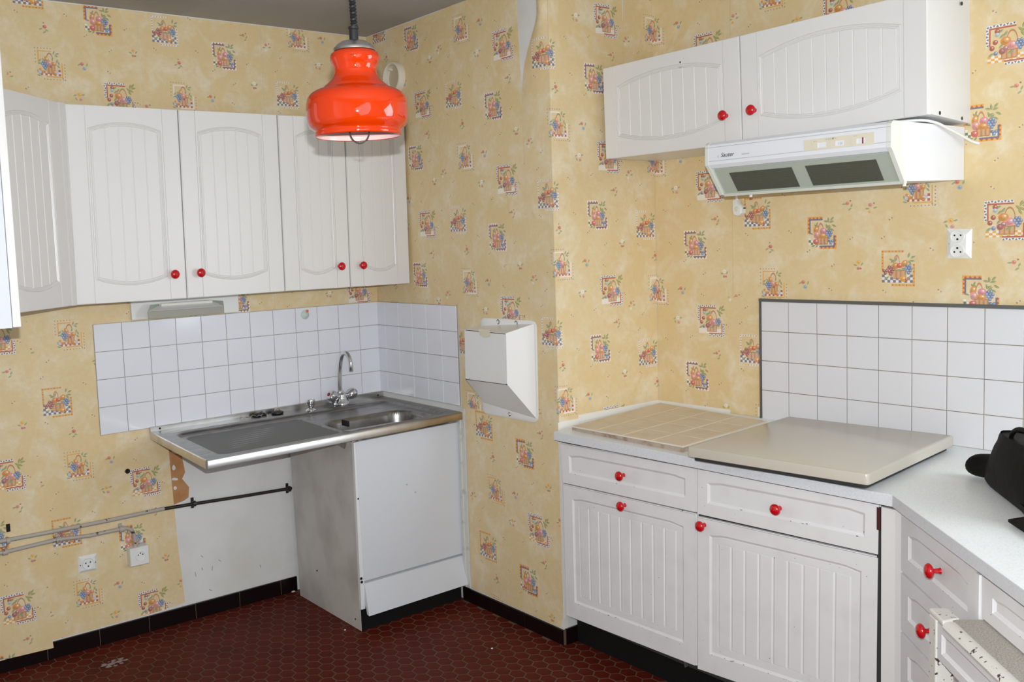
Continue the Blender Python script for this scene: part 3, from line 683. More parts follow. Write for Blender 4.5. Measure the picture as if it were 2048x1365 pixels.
def routed_front(parent, name, pl, q, side, top, bot, dip, planks=0, m='paint', t=.018, chips=0):
    """old lower front: a routed panel with a sloping edge and dropped upper corners, planks inside on doors"""
    f, W, H = bil(pl, q); d = .006
    mb = MB(); slab_core(mb, f, W, H, t, d); c = .0018
    a0, a1 = side, W - side; NS = 24
    def topy(x): return H - top - dip * (1 - smooth01(min(x - a0, a1 - x) / .055))
    def outline(o):
        xs = [a0 + o + (a1 - a0 - 2 * o) * i / NS for i in range(NS + 1)]
        return [(a0 + o, bot + o), (a1 - o, bot + o)] + [(x, topy(x) - o) for x in reversed(xs)]
    mb.plate(rect(c, W - c, c, H - c), outline(0), f, -d, 0)
    prof = [(0, 0), (.0010, -.0012), (.0075, -.0052), (.0085, -.0055)]
    mb.loft([[f(*p, w) for p in outline(o)] for o, w in prof], False, True)
    if planks:
        mg = .030
        ring0 = lambda o: [(a0 + mg + o, bot + mg + o), (a1 - mg - o, bot + mg + o), (a1 - mg - o, H - top - dip - mg - o + .008), (a0 + mg + o, H - top - dip - mg - o + .008)]
        mb.plate(outline(.0085), ring0(0), f, -.0055, -.0035)
    fr = mb.build(name, m, parent)
    if planks:
        x0, x1 = a0 + mg + .001, a1 - mg - .001; pw = (x1 - x0) / planks
        b0, b1 = bot + mg + .001, H - top - dip - mg + .007
        for k in range(planks):
            p = lambda o: rect(x0 + k * pw + .0008 + o, x0 + (k + 1) * pw - .0008 - o, b0 + o * .4, b1 - o * .4)
            MB().loft([[f(*r, -.0056) for r in p(0)], [f(*r, -.0050) for r in p(.0006)], [f(*r, -.0036) for r in p(.0034)], [f(*r, -.0032) for r in p(.0046)]], False).build('plank', m, fr)
    if chips:
        cm = MB(); rr = random.Random(chips)
        for k in range(chips % 100):
            a, b = (rr.uniform(a0 + .004, a1 - .02), bot + rr.uniform(-.002, .003)) if k % 2 else (rr.uniform(.02, W - .02), rr.uniform(.02, H - .03))
            s = rr.uniform(.0006, .0016); e = rr.uniform(1, 6) if k % 2 else 1
            cm.poly([f(a + s * e * math.cos(i * 1.2566), b + s * math.sin(i * 1.2566), .0003) for i in range(5)])
        stuff(cm.build('paint_chip', 'paint_fleck', fr))
    return fr

# ------------------------------------------------------------------ wall cabinets on the left wall
PAF = WA.off(.30)
def carcass(root, pl, u0, u1, v0, v1, back, front, m='carcass'):
    return MB().pbox(pl, u0, u1, v0, v1, back, front).build('carcass', m, root)
Z0, Z1 = 1.374, 2.083
def wall_pair(u0, u1, label, doors):
    r = thing('wall_cabinet', WA.P(u0, Z0, 0), label, 'cabinet', 'white wall cabinets above the sink')
    carcass(r, WA, u0 + .001, u1 - .001, Z0 + .002, Z1 - .002, .003, .2795)
    for q, n, st, kx, ky in doors:
        d = panel_door(r, PAF, pxq(PAF, q), n, st, .082, .086, .026)
        knob(d, PAF, kx, ky)
    return r
wall_pair(-1.452, -.632, 'white double-door wall cabinet between the angled corner cabinet and the narrower pair', [
    ([(129, 207.5), (354.5, 219.3), (153.3, 610.5), (374, 597)], 5, (.066, .062), 351, 549),
    ([(357, 219.5), (553.3, 229.5), (376.3, 596.8), (569.8, 583)], 5, (.062, .066), 403, 546)])
wall_pair(-.628, -.014, 'narrow-doored white wall cabinet behind the orange lamp, against the corner', [
    ([(555.8, 230), (687.8, 236.6), (571.8, 582.8), (700.8, 574.6)], 3, (.066, .062), 684.5, 533),
    ([(689.8, 236.8), (808.8, 243), (702.8, 574.4), (820, 567)], 3, (.064, .062), 728, 531)])
# angled corner cabinet
r = thing('corner_wall_cabinet', (-1.46, -.05, Z0), 'angled white corner wall cabinet with an arched panel door, left of the double-door cabinet', 'cabinet')
ft = [(-1.455, -.003), (-1.455, -.282), (-1.737, -.564), (-2.16, -.564), (-2.16, -.003)]
MB().loft([[(x, y, Z0 + .002) for x, y in ft], [(x, y, Z1 - .002) for x, y in ft]]).build('carcass', 'carcass', r)
PK_ = Plane((-1.755, -.602, 0), (1, 1, 0), (1, -1, 0))
e1, e2 = PK_.px(114.5, 203.5), PK_.px(143.5, 612.3)
cq = [(-.012, Z1 - .001), (e1[0], e1[1]), (-.012, Z0 + .001), (e2[0], e2[1])]
panel_door(r, PK_, cq, 5, (.062, .058), .082, .086, .026)
p1, p2 = PK_.px(116, 204), PK_.px(126, 206); p3, p4 = PK_.px(144.5, 612), PK_.px(152.3, 611)
MB().loft([[PK_.P(*p, w) for p in (p3, p4, p2, p1)] for w in (-.018, .004)]).build('filler_post', 'foil', r)
# cabinet on the left, seen edge on
r = thing('end_wall_cabinet', (-1.9, -1.0, Z0), 'white wall cabinet with a bare bluish end panel, cut off by the left edge', 'cabinet')
MB().box(-2.165, -1.8625, -1.203, -.60, Z0, Z1).build('carcass', 'smooth_white', r)
MB().box(-1.861, -1.841, -1.2045, -.60, Z0 + .001, Z1).build('door', 'foil', r, bevel=.002)

# ------------------------------------------------------------------ lamp fixture under the cabinet
r = thing('under_cabinet_lamp', WA.P(-.94, 1.285, 0), 'white and metal strip lamp fixture under the double-door cabinet above the tiles', 'lamp')
q = [(261, 601), (477, 587), (264.5, 641), (478, 624.5)]; pf = WA.off(.022); qq = pxq(pf, q)
MB().loft([[pf.P(*qq[i], w) for i in (2, 3, 1, 0)] for w in (-.021, 0)]).build('backplate', 'plastic', r, bevel=.002)
pt = WA.off(.085)
def fq(pl, pts): return [pl.P(*pl.px(*p)) for p in pts]
a = fq(pt, [(295.5, 624), (448, 612.5), (448.5, 626), (296.5, 638.5)]); bk = fq(WA.off(.024), [(303, 605), (436, 599.5), (440, 622), (306, 634)])
tr = MB(); MB().loft([a, [p + np.array([0, .003, 0]) for p in a]]).build('trough_front', 'trough', r)
up = fq(pt, [(295.5, 623.5), (448, 612)]); um = fq(WA.off(.045), [(317, 611.5), (428, 603.5)]); 
tr.loft([[up[0], up[1], um[1], um[0]], [p - np.array([0, 0, .002]) for p in (up[0], up[1], um[1], um[0])]])
tr.build('reflector_trough', 'plastic', r)
for s, ps in ((0, [(295, 624), (301, 610), (315, 609), (317, 612)]), (1, [(448, 612), (446, 602), (425, 601), (427, 604)])):
    A_ = fq(pt, [ps[0]])[0]; B_ = fq(WA.off(.06), [ps[1]])[0]; C_ = fq(WA.off(.03), [ps[2]])[0]; D_ = fq(WA.off(.04), [ps[3]])[0]
    MB().loft([[A_, B_, C_, D_], [p + np.array([.006 if not s else -.006, 0, 0]) for p in (A_, B_, C_, D_)]]).build('end_bracket', 'filter_frame', r)
l0, l1 = fq(WA.off(.05), [(322, 610), (424, 603)]); MB().tube([l0, l1], .006, 8).build('lamp_tube', 'bulb', r)

# ------------------------------------------------------------------ pendant lamp
T = 2.2; K = T / FPX / 4
ax = CAM_LOC + ray(716.5, 270.5) * T
zr = ax[2]; H_ = lambda y4: (1082 - y4) * K; Rr = lambda p: p * K
r = thing('pendant_lamp', ax, 'orange glass pendant lamp on a coiled black cord', 'lamp')
UP = np.array([0, 0, 1.0])
gl = [(333, 1090), (338, 1094), (343, 1092), (348, 1086), (346, 1066), (341, 1056), (345, 1046), (368, 1030), (386, 1010), (398, 985), (405, 940), (406, 895), (404, 845), (397, 803), (385, 780), (368, 760), (345, 744), (318, 731), (285, 720), (264, 713), (258, 702), (240, 688), (218, 669), (196, 648), (181, 629), (170, 600), (168, 560), (182, 528), (196, 498), (198, 470), (185, 444), (160, 428)]
MB().lathe([(Rr(p), H_(y)) for p, y in gl], ax, UP, 72, False, False).build('glass_shade', 'orange_glass', r, smooth=60)
MB().lathe([(Rr(p - 10), H_(y + 6)) for p, y in gl[3:]], ax, UP, 48, False, False).build('shade_lining', 'pink_glass', r, smooth=60)
MB().lathe([(Rr(p), H_(y)) for p, y in [(160, 426), (168, 424), (168, 408), (164, 402), (142, 378), (104, 352), (60, 344), (30, 342)]], ax, UP, 48).build('metal_cap', 'brushed', r, smooth=40)
MB().lathe([(Rr(p), H_(y)) for p, y in [(36, 344), (35, 262), (34, 256), (41, 252), (42, 236), (36, 232), (20, 230)]], ax, UP, 20).build('cord_grip', 'black_cord', r, smooth=40)
pts = []; z = H_(232); n = 0
top = CEIL - ax[2]
for i in range(int((top - z) / .0004)):
    hh = z + i * .0004
    pts.append(ax + np.array([0.0052 * math.cos(hh * 2 * math.pi / .0072) + .0016 * math.sin(hh * 31), .0052 * math.sin(hh * 2 * math.pi / .0072), hh]))
MB().tube(pts[::2], .0036, 5).tube([ax + UP * z, ax + UP * top], .004, 6).build('coiled_cord', 'black_cord', r, smooth=60)
MB().lathe([(.05, top - .03), (.055, top - .001)], ax, UP, 24).build('ceiling_rose', 'black_cord', r)
MB().lathe([(.018, H_(430)), (.018, H_(700)), (.028, H_(760)), (.030, H_(830)), (.022, H_(890)), (.001, H_(915))], ax, UP, 20).build('bulb', 'bulb', r, smooth=60)
rt = np.array([math.cos(CAM_ROT[2]), math.sin(CAM_ROT[2]), 0])
arcp = [ax + rt * Rr(11 + 79 * math.cos(t)) + UP * (H_(1040) - Rr(108) * math.sin(t)) + np.cross(UP, rt) * .0 for t in np.linspace(0, math.pi, 17)]
arcp = [arcp[0] + UP * .12] + arcp + [arcp[-1] + UP * .12]
MB().tube(arcp, .0016, 8).build('pull_handle', 'dark_metal', r, smooth=60)

# ------------------------------------------------------------------ vent collar on the wall right of the lamp
c0 = WB.px(793, 156)
r = thing('vent_collar', WB.P(*c0, 0), 'round cream plastic vent collar high on the papered wall', 'vent')
MB().lathe([(.070, .001), (.071, .020), (.068, .030), (.062, .032), (.056, .028), (.054, .004)], WB.P(*c0, 0), WB.n, 36, False, False).build('ring', 'collar', r, smooth=40)
MB().lathe([(.0545, .0015), (.0545, .004)], WB.P(*c0, 0), WB.n, 36).build('disc', 'collar_in', r)
for a_ in (2.2, 4.4): MB().pbox(WB, c0[0] + .048 * math.cos(a_) - .006, c0[0] + .048 * math.cos(a_) + .006, c0[1] + .048 * math.sin(a_) - .004, c0[1] + .048 * math.sin(a_) + .004, .004, .020).build('clip', 'collar', r)

# ------------------------------------------------------------------ sink unit
FLk, FRk, BRk, BLk = np.array([-1.141, -.632, .8145]), np.array([-.003, -.632, .8272]), np.array([-.003, -.0075, .828]), np.array([-1.121, -.0075, .8270])
SL_, SD_ = 1.13, .625
def sk(a, b, z=0.0):
    s, t = a / SL_, b / SD_
    return (FLk * (1 - s) + FRk * s) * (1 - t) + (BLk * (1 - s) + BRk * s) * t + np.array([0, 0, z])
r = thing('kitchen_sink', (-.57, -.32, .80), 'stainless steel sink top with a ridged drainboard on the white tiled wall', 'sink')
NA, NB = 250, 140
A_, B_ = np.meshgrid(np.linspace(0, SL_, NA), np.linspace(0, SD_, NB))
def rr_sdf(cx, cy, hx, hy, rad):
    qx, qy = abs(A_ - cx) - hx + rad, abs(B_ - cy) - hy + rad
    return np.hypot(np.maximum(qx, 0), np.maximum(qy, 0)) + np.minimum(np.maximum(qx, qy), 0) - rad
ss = lambda x, e0, e1: (lambda t: t * t * (3 - 2 * t))(np.clip((x - e0) / (e1 - e0), 0, 1))
d_out = rr_sdf(.565, .262, .515, .236, .045)
Zs = -.009 * ss(-d_out, 0, .014)
d_in = rr_sdf(.335, .262, .262, .196, .04)
Zs += -.005 * ss(-d_in, 0, .012) * (A_ < .64)
ridge = .0012 * np.maximum(0, np.cos(B_ * 2 * math.pi / .032)) * ss(-d_in, .02, .05) * ss(.60 - A_, .03, .1)
Zs += ridge
for bb in (.505, .528): Zs += .0022 * np.exp(-((B_ - bb) / .006) ** 2) * ss(A_, .06, .12) * ss(SL_ - A_, .05, .1)
d_b = rr_sdf(.812, .160, .208, .132, .085)
Zs += .003 * np.exp(-((d_b - .012) / .008) ** 2)
Zs += -.150 * ss(-d_b, -.001, .022) - .006 * ss(-d_b, .03, .12)
vs = (FLk[None, None] * (1 - A_ / SL_)[..., None] + FRk * (A_ / SL_)[..., None]) * (1 - B_ / SD_)[..., None] + (BLk * (1 - A_ / SL_)[..., None] + BRk * (A_ / SL_)[..., None]) * (B_ / SD_)[..., None]
vs = vs.copy(); vs[..., 2] += Zs
idx = np.arange(NA * NB).reshape(NB, NA)
MB().add(vs.reshape(-1, 3), [(idx[j, i], idx[j, i + 1], idx[j + 1, i + 1], idx[j + 1, i]) for j in range(NB - 1) for i in range(NA - 1)]).build('basin_sheet', 'steel', r, smooth=70)
def edge_bar(p0, p1, out, h, m, nm='front_edge'):
    out = np.array(out, float); dn = np.array([0, 0, -1.0])
    prof = [(0, 0), (.004, .0005), (.0065, .004), (.0065, h), (.003, h), (-.004, h - .002), (-.004, .003)]
    MB().loft([[p + out * a + dn * b for a, b in prof] for p in (p0, p1)]).build(nm, m, r, smooth=40)
edge_bar(sk(0, 0), sk(SL_, 0), (0, -1, 0), .031, 'front_edge')
edge_bar(sk(0, SD_ - .01), sk(0, 0), (-1, 0, 0), .031, 'steel_edge', 'side_edge')
MB().loft([[sk(-.006, SD_ - .012, -.012), sk(SL_, SD_ - .012, -.012), sk(SL_, SD_, -.012), sk(-.006, SD_, -.012)], [sk(-.006, SD_ - .012, .018), sk(SL_, SD_ - .012, .026), sk(SL_, SD_, .026), sk(-.006, SD_, .018)]]).build('upstand', 'steel_edge', r, bevel=.002)
for a_ in (.035, SL_ - .03):
    MB().lathe([(.0045, 0), (.003, .002)], sk(a_, SD_ - .0125, .008), (0, -1, 0), 10).build('screw', 'black', r)
MB().loft([[sk(.01, .01, -.03), sk(.59, .01, -.03), sk(.59, .55, -.03), sk(.01, .55, -.03)], [sk(.01, .01, -.012), sk(.59, .01, -.012), sk(.59, .55, -.012), sk(.01, .55, -.012)]]).build('under_tray', 'trim_metal', r)
# overflow slot in the basin wall, drain
q = on(691, 847, 'X', -.497)
MB().box(q[0] - .004, q[0] + .004, q[1] - .024, q[1] + .024, q[2] - .011, q[2] + .011).build('overflow_slot', 'black', r)
MB().lathe([(.036, .0), (.034, .003), (.012, .0035), (.011, .001)], sk(.80, .17, -.157), UP, 20, False, True).build('drain', 'chrome', r, smooth=40)

# tap
bq = on(684, 809, 'Z', .829)
r = thing('mixer_tap', bq, 'chrome two-handled mixer tap with a curved spout at the back of the sink', 'tap')
bx, by, bz = bq
def sq(z, hx, hy, rnd=.35): return [(bx + hx * (1 if abs(math.cos(t)) < .01 else math.copysign(abs(math.cos(t)) ** rnd, math.cos(t))) * (0 if abs(math.cos(t)) < .01 else 1), by + hy * math.copysign(abs(math.sin(t)) ** rnd, math.sin(t)) * (0 if abs(math.sin(t)) < .01 else 1), z) for t in [k * math.pi / 8 + .01 for k in range(16)]]
MB().lathe([(.037, 0), (.038, .004), (.035, .010), (.028, .024), (.025, .036), (.026, .044), (.021, .053), (.012, .057)], bq, UP, 20).build('body', 'chrome', r, smooth=45)
sp = [(0, 0, .045), (0, 0, .075), (.001, -.001, .12), (.003, -.003, .16), (.005, -.010, .197), (.007, -.023, .226), (.009, -.042, .240), (.011, -.062, .236), (.012, -.078, .219), (.012, -.086, .198), (.012, -.088, .178)]
base_s = np.array([bx - .008, by, bz])
dense = []
P_ = [np.array(p) for p in sp]
for i in range(len(P_) - 1):
    p0, p1, p2, p3 = P_[max(i - 1, 0)], P_[i], P_[i + 1], P_[min(i + 2, len(P_) - 1)]
    for t in np.linspace(0, 1, 5)[:-1]:
        dense.append(base_s + .5 * ((2 * p1) + (-p0 + p2) * t + (2 * p0 - 5 * p1 + 4 * p2 - p3) * t * t + (-p0 + 3 * p1 - 3 * p2 + p3) * t ** 3))
dense.append(base_s + P_[-1])
MB().tube(dense, [.0118 - .0022 * min(1, i / 24) for i in range(len(dense))], 14).build('spout', 'chrome', r, smooth=60)
MB().lathe([(.0095, .0), (.0108, .002), (.0108, .020), (.009, .022)], dense[-1] + np.array([0, 0, -.018]), UP, 16).build('nozzle', 'chrome', r, smooth=40)
MB().lathe([(.015, .046), (.0165, .054), (.0165, .062), (.012, .068)], base_s, UP, 16).build('collar', 'chrome', r, smooth=40)
for s, px_ in ((-1, (664, 789)), (1, (706.5, 790))):
    axis = np.array([s * .86, -.15, .45]); axis /= np.linalg.norm(axis)
    o0 = np.array([bx + s * .016, by, bz + .026])
    h = MB().lathe([(.011, 0), (.011, .014), (.016, .017), (.0225, .026), (.0255, .040), (.0245, .050), (.0190, .059), (.007, .064), (.001, .0645)], o0, axis, 12).build('handle', 'chrome', r, smooth=35)
    c = o0 + axis * .0635; MB().lathe([(.009, .0), (.008, .0018)], c, axis, 12).build('handle_cap', 'red_mark' if s < 0 else 'brushed', h)
# pop-up waste knob
q = on(622, 822, 'Z', .8275)
r = thing('waste_knob', q, 'small chrome waste knob standing on the sink left of the tap', 'knob')
MB().lathe([(.023, 0), (.023, .004), (.015, .009), (.011, .012), (.012, .017), (.018, .026), (.020, .045), (.018, .051), (.008, .053)], q, UP, 20).build('knob_body', 'chrome', r, smooth=35)
# plugs and chain left on the ledge
q = on(555, 828, 'Z', .828)
r = thing('sink_plug', q, 'round black rubber plug lying on the sink ledge beside the waste knob', 'plug')
MB().lathe([(.024, 0), (.027, .004), (.026, .009), (.018, .012), (.004, .013)], q, UP, 22).build('stopper', 'rubber', r, smooth=40)
MB().tube([q + np.array([0.012 * math.cos(t), .0, .014 + .010 * math.sin(t)]) for t in np.linspace(0, math.pi, 9)], .0022, 6).build('ring', 'chrome', r, smooth=60)
q = on(511, 834, 'Z', .828)
r = thing('plug_chain', q, 'tangled bead chain with two small dark plugs on the sink ledge', 'chain')
rr = random.Random(3); cur = q + np.array([-.075, -.012, .003]); ch = MB()
for i in range(60):
    t = i / 59; cur = q + np.array([-.075 + .135 * t, -.010 + .010 * math.sin(t * 17) + .006 * math.sin(t * 31), .003 + .004 * abs(math.sin(t * 23))])
    ch.lathe([(.0005, -.0019), (.0019, 0), (.0005, .0019)], cur, UP, 6)
ch.build('chain', 'brushed', r)
MB().lathe([(.017, 0), (.019, .006), (.012, .012), (.003, .013)], q + np.array([.010, .006, 0]), UP, 16).build('stopper', 'rubber', r, smooth=40)
MB().lathe([(.010, 0), (.012, .008), (.004, .012)], q + np.array([.045, .008, 0]), UP, 12).build('link_plug', 'dark_metal', r, smooth=40)

# suction hook on the tiles
q = WA.px(610, 630, .0082)
r = thing('suction_hook', WA.P(*q, .0082), 'clear suction cup with an orange dot stuck on the white tiles', 'hook')
MB().lathe([(.021, 0), (.020, .002), (.010, .005), (.006, .010), (.002, .011)], WA.P(*q, .0084), WA.n, 24).build('cup', 'clear_rubber', r, smooth=50)
MB().lathe([(.006, 0), (.0065, .004), (.003, .006)], WA.P(q[0] + .010, q[1] + .016, .010), WA.n, 12).build('button', 'orange_dot', r, smooth=50)

# ------------------------------------------------------------------ base cabinet under the sink
r = thing('sink_cabinet', (-.26, -.3, 0), 'white base cabinet with a plain door and tilted plinth panel under the sink', 'cabinet')
MB().loft([[(-.522, -.592, .001), (-.503, -.592, .001), (-.503, -.075, .001), (-.522, -.075, .001)], [(-.520, -.585, .775), (-.501, -.585, .775), (-.501, -.04, .775), (-.520, -.04, .775)]]).build('side_panel', 'grime_panel', r)
MB().box(-.5005, -.030, -.578, -.06, .085, .770).build('carcass', 'carcass', r)
MB().box(-.030, -.006, -.575, -.20, .085, .795).build('side_panel', 'carcass', r)
PD_ = WA.off(.603)
f, W, H = bil(PD_, pxq(PD_, [(711.5, 885), (917.5, 844.5), (728, 1164), (929, 1106.5)]))
d = MB(); d.loft([[f(*p, -.017) for p in rect(0, W, 0, H)], [f(*p, -.001) for p in rect(0, W, 0, H)], [f(*p, 0) for p in rect(.001, W - .001, .001, H - .001)]]); d.build('door', 'smooth_white', r)
lo = fq(WA.off(.634), [(738.5, 1233.5), (936, 1169.5)]); hi = fq(PD_, [(729, 1168.5), (929.5, 1110.5)])
nv = np.array([0, .016, .003])
MB().loft([[lo[0], lo[1], hi[1], hi[0]], [p + nv for p in (lo[0], lo[1], hi[1], hi[0])]]).build('plinth_panel', 'smooth_white', r)
MB().box(-.520, -.012, -.592, -.560, .001, .092).build('kick_board', 'black_kick', r)
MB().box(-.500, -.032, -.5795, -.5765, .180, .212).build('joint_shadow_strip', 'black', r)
MB().box(-.5225, -.503, -.6005, -.585, .092, .772).build('front_edge', 'carcass', r)
for z in (.545,): MB().lathe([(.004, 0), (.003, .002)], (-.513, -.6005, z), (0, -1, 0), 10).build('screw', 'black', r)
for x, y in ((634, 1142), (711, 1239)):
    q = on(x, y, 'X', -.5225); MB().lathe([(.0045, -.001), (.003, .002)], q, (-1, 0, 0), 10).build('screw', 'dark_metal', r)
for x, y in ((722.5, 1158), (723.5, 1165)):
    q = on(x, y, 'Y', -.602); MB().lathe([(.006, 0), (.004, .004)], q, (0, -1, 0), 10).build('hinge_pin', 'black', r)
for a_, b_ in ((.45, .62), (.53, .55)):
    MB().lathe([(.004, 0), (.003, .0006)], f(W * a_, H * b_, .0), (0, -1, 0), 8).build('mark', 'print_grey', r)
# filler strips between the cabinet and the papered wall
r = thing('filler_plank', WB.P(.64, .06, 0), 'narrow white filler plank standing between sink cabinet and papered wall', 'plank')
MB().pbox(WB, .624, .650, .060, .846, .001, .006).pbox(WB, .612, .626, .062, .80, .001, .010).build('board', 'white_trim', r, bevel=.001)

# ------------------------------------------------------------------ pipes along the left wall
def pipe_pts(w, pts): return [WA.P(*WA.px(x, y, w), w) for x, y in pts]
r = thing('gas_pipe', WA.P(-1.2, .5, 0), 'long upper pipe, chipped white then black, running along the wall to the sink cabinet', 'pipe')
pp = pipe_pts(.022, [(-60, 1094.5), (20, 1080), (100, 1065), (220, 1041), (328, 1018)])
MB().tube(pp, .0082, 12).build('painted_pipe', 'pipe_paint', r, smooth=60)
MB().tube(pipe_pts(.022, [(327, 1018.5), (390, 1008), (480, 994), (583, 977)]), .0072, 12).build('bare_pipe', 'dark_metal', r, smooth=60)
for x, y in ((388, 1008), (578, 978.5), (16, 1082)):
    q = WA.px(x, y, .022); MB().pbox(WA, q[0] - .006, q[0] + .006, q[1] - .022, q[1] + .022, .001, .006).tube([WA.P(q[0] - .006, q[1], .022), WA.P(q[0] + .006, q[1], .022)], .0125, 12).build('pipe_clip', 'pipe_paint' if x < 300 else 'dark_metal', r)
r = thing('conduit', WA.P(-1.4, .45, 0), 'lower painted conduit that bends down into the surface-mounted socket', 'pipe')
pp = pipe_pts(.020, [(-60, 1119), (10, 1105), (60, 1093), (115, 1080), (180, 1072), (238, 1059.5), (253, 1057), (263, 1060), (268.5, 1070), (270, 1082), (271, 1096)])
MB().tube(pp, .0078, 12).build('tube', 'pipe_paint', r, smooth=60)
for x, y in ((10, 1105), (117, 1080.5), (243, 1059)):
    q = WA.px(x, y, .020); MB().pbox(WA, q[0] - .007, q[0] + .007, q[1] - .010, q[1] + .020, .001, .008).tube([WA.P(q[0] - .009, q[1], .020), WA.P(q[0] + .009, q[1], .020)], .0125, 12).build('pipe_clip', 'pipe_paint', r)

# ------------------------------------------------------------------ sockets
def socket_face(root, pl, u, v, w, rad, holes, m='plastic'):
    MB().lathe([(rad, 0), (rad * .98, .0034), (rad * .90, .0034), (rad * .84, .0006), (rad * .2, .0006)], pl.P(u, v, w), pl.n, 28, False, True).build('socket_well', m, root, smooth=30)
    for dx, dz, rr_ in holes:
        MB().lathe([(rr_, 0), (rr_ * .9, .0008)], pl.P(u + dx, v + dz, w + .0006), pl.n, 10).build('hole', 'black', root)
def pyramid_plate(pl, q, w0, w1, k):
    c = sum(np.array(p) for p in q) / 4
    return MB().loft([[pl.P(*p, w0) for p in q], [pl.P(*p, w0 + .003) for p in q], [pl.P(*(c + (np.array(p) - c) * k), w1) for p in q]])
q = [WA.px(*p, .004) for p in [(157, 1147.5), (194.5, 1140), (193.5, 1107.5), (156, 1115)]]
r = thing('wall_socket', WA.P(*q[0], 0), 'flush white wall socket low on the papered wall, left of the conduit socket', 'socket')
pyramid_plate(WA, q, .001, .010, .72).build('plate', 'plastic', r)
c = sum(q) / 4; socket_face(r, WA, c[0], c[1], .0102, .023, [(-.009, .004, .0028), (.009, .005, .0028), (0, -.010, .0030), (-.030, .0, .0022), (.028, .0, .0022)])
pf = WA.off(.045); q = pxq(pf, [(262, 1135.5), (299.5, 1127), (297.5, 1090.5), (259.5, 1100)])
r = thing('surface_socket', WA.P(*q[0], 0), 'box-mounted white wall socket at the end of the conduit', 'socket')
MB().loft([[WA.P(*p, .001) for p in q], [WA.P(*p, .036) for p in q]]).build('box', 'plastic', r, bevel=.002)
c = sum(q) / 4
MB().loft([[WA.P(*(c + (p - c) * 1.0), .036) for p in q], [WA.P(*(c + (p - c) * 1.0), .042) for p in q], [WA.P(*(c + (p - c) * .94), .045) for p in q]]).build('cover', 'plastic', r)
socket_face(r, WA, c[0] + .003, c[1], .0452, .0205, [(-.009, .006, .0026), (.009, .006, .0026), (.0, .012, .0028)])

# ------------------------------------------------------------------ paper towel dispenser on the papered wall
q = [WB.px(*p) for p in [(967, 826), (1078, 847), (1074, 642), (963, 635.5)]]
r = thing('towel_dispenser', WB.P(*q[0], 0), 'white enamel paper towel dispenser with chipped edges on the papered wall', 'dispenser')
def rloop(q, rad, w, n=5):
    q = [np.array(p) for p in q]; out = []
    for i in range(4):
        p, a, b = q[i], q[i - 1], q[(i + 1) % 4]; ua = (a - p) / np.linalg.norm(a - p); ub = (b - p) / np.linalg.norm(b - p)
        for t in np.linspace(0, 1, n): out.append(WB.P(*(p + ua * rad * (1 - t) ** 2 + ub * rad * t ** 2), w))
    return out
MB().loft([rloop(q, .03, .001), rloop(q, .03, .006), rloop([p + (sum(q) / 4 - p) * .04 for p in q], .03, .010)]).build('back_plate', 'enamel', r, smooth=40)
pw = WB.off(.105); fb = [pw.px(*p) for p in [(931, 758.5), (1014.5, 769.5), (1012, 667), (929, 659)]]
back = [WB.px(*p, .010) for p in [(968, 806), (1073, 838), (1068, 648), (966, 652)]]
F = [pw.P(*p) for p in fb]; B = [WB.P(*p, .010) for p in back]
body = MB()
def curved(a0, a1, b0, b1, n=7, pull=.35):
    loops = []
    for t in np.linspace(0, 1, n):
        s = t * t * (3 - 2 * t) * pull + t * (1 - pull)
        loops.append([a0 * (1 - s) + b0 * s + WB.n * 0, a1 * (1 - s) + b1 * s])
    k = len(body.v); body.v += [tuple(p) for l in loops for p in l]
    for i in range(n - 1): body.f.append((k + 2 * i, k + 2 * i + 1, k + 2 * i + 3, k + 2 * i + 2))
curved(F[2], F[1], B[2], B[1]); curved(F[0], F[3], B[0], B[3]); curved(F[3], F[2], B[3], B[2]); curved(F[1], F[0], B[1], B[0])
body.build('flared_body', 'enamel', r, smooth=35)
MB().loft([[F[0], F[1], F[2], F[3]], [p - WB.n * .003 for p in F]]).build('front_lid', 'enamel', r, bevel=.001)
e = lambda p, a, b: F[p] * (1 - a) + F[b] * a
MB().tube([e(3, .03, 2) - UP * .003 + WB.n * .001, e(3, .98, 2) - UP * .003 + WB.n * .001], .0012, 6).build('lid_gap', 'black', r)
MB().tube([e(0, .02, 1) - UP * .001 + WB.n * .001, e(0, .98, 1) - UP * .001 + WB.n * .001], .0009, 6).build('lid_gap', 'dark_metal', r)
chips = MB(); rr = random.Random(5)
for k in range(14):
    c = (e(0, rr.choice([.02, .1, .85, .95, .98]), 1) if k % 2 else F[1] * (1 - rr.random()) + F[2] * rr.random()) + np.array([-.0006, rr.uniform(-.003, .003), rr.uniform(-.003, .004)])
    chips.lathe([(rr.uniform(.001, .003), 0), (.0005, .0006)], c, WB.n, 6)
chips.build('enamel_chip', 'black', r)
tg = fq(WB.off(.109), [(957, 658), (979, 659), (981, 672), (970, 676), (960, 671)]); MB().loft([tg, [p + WB.n * .0008 for p in tg]]).build('tape_scrap', 'hood_cream', r)
for x, y in ((996, 644), (1032, 647)):
    c = WB.P(*WB.px(x, y, .011), .0105); MB().tube([c + np.array([-.001, .007 * math.cos(t), .009 * math.sin(t)]) for t in np.linspace(.3, 5.2, 12)], .0012, 6).build('keyhole_ring', 'dark_metal', r)
c = WB.P(*WB.px(1019, 829, .012), .012); MB().lathe([(.007, 0), (.009, .002), (.006, .005), (.002, .005)], c, WB.n, 14).build('latch', 'brushed', r, smooth=40)
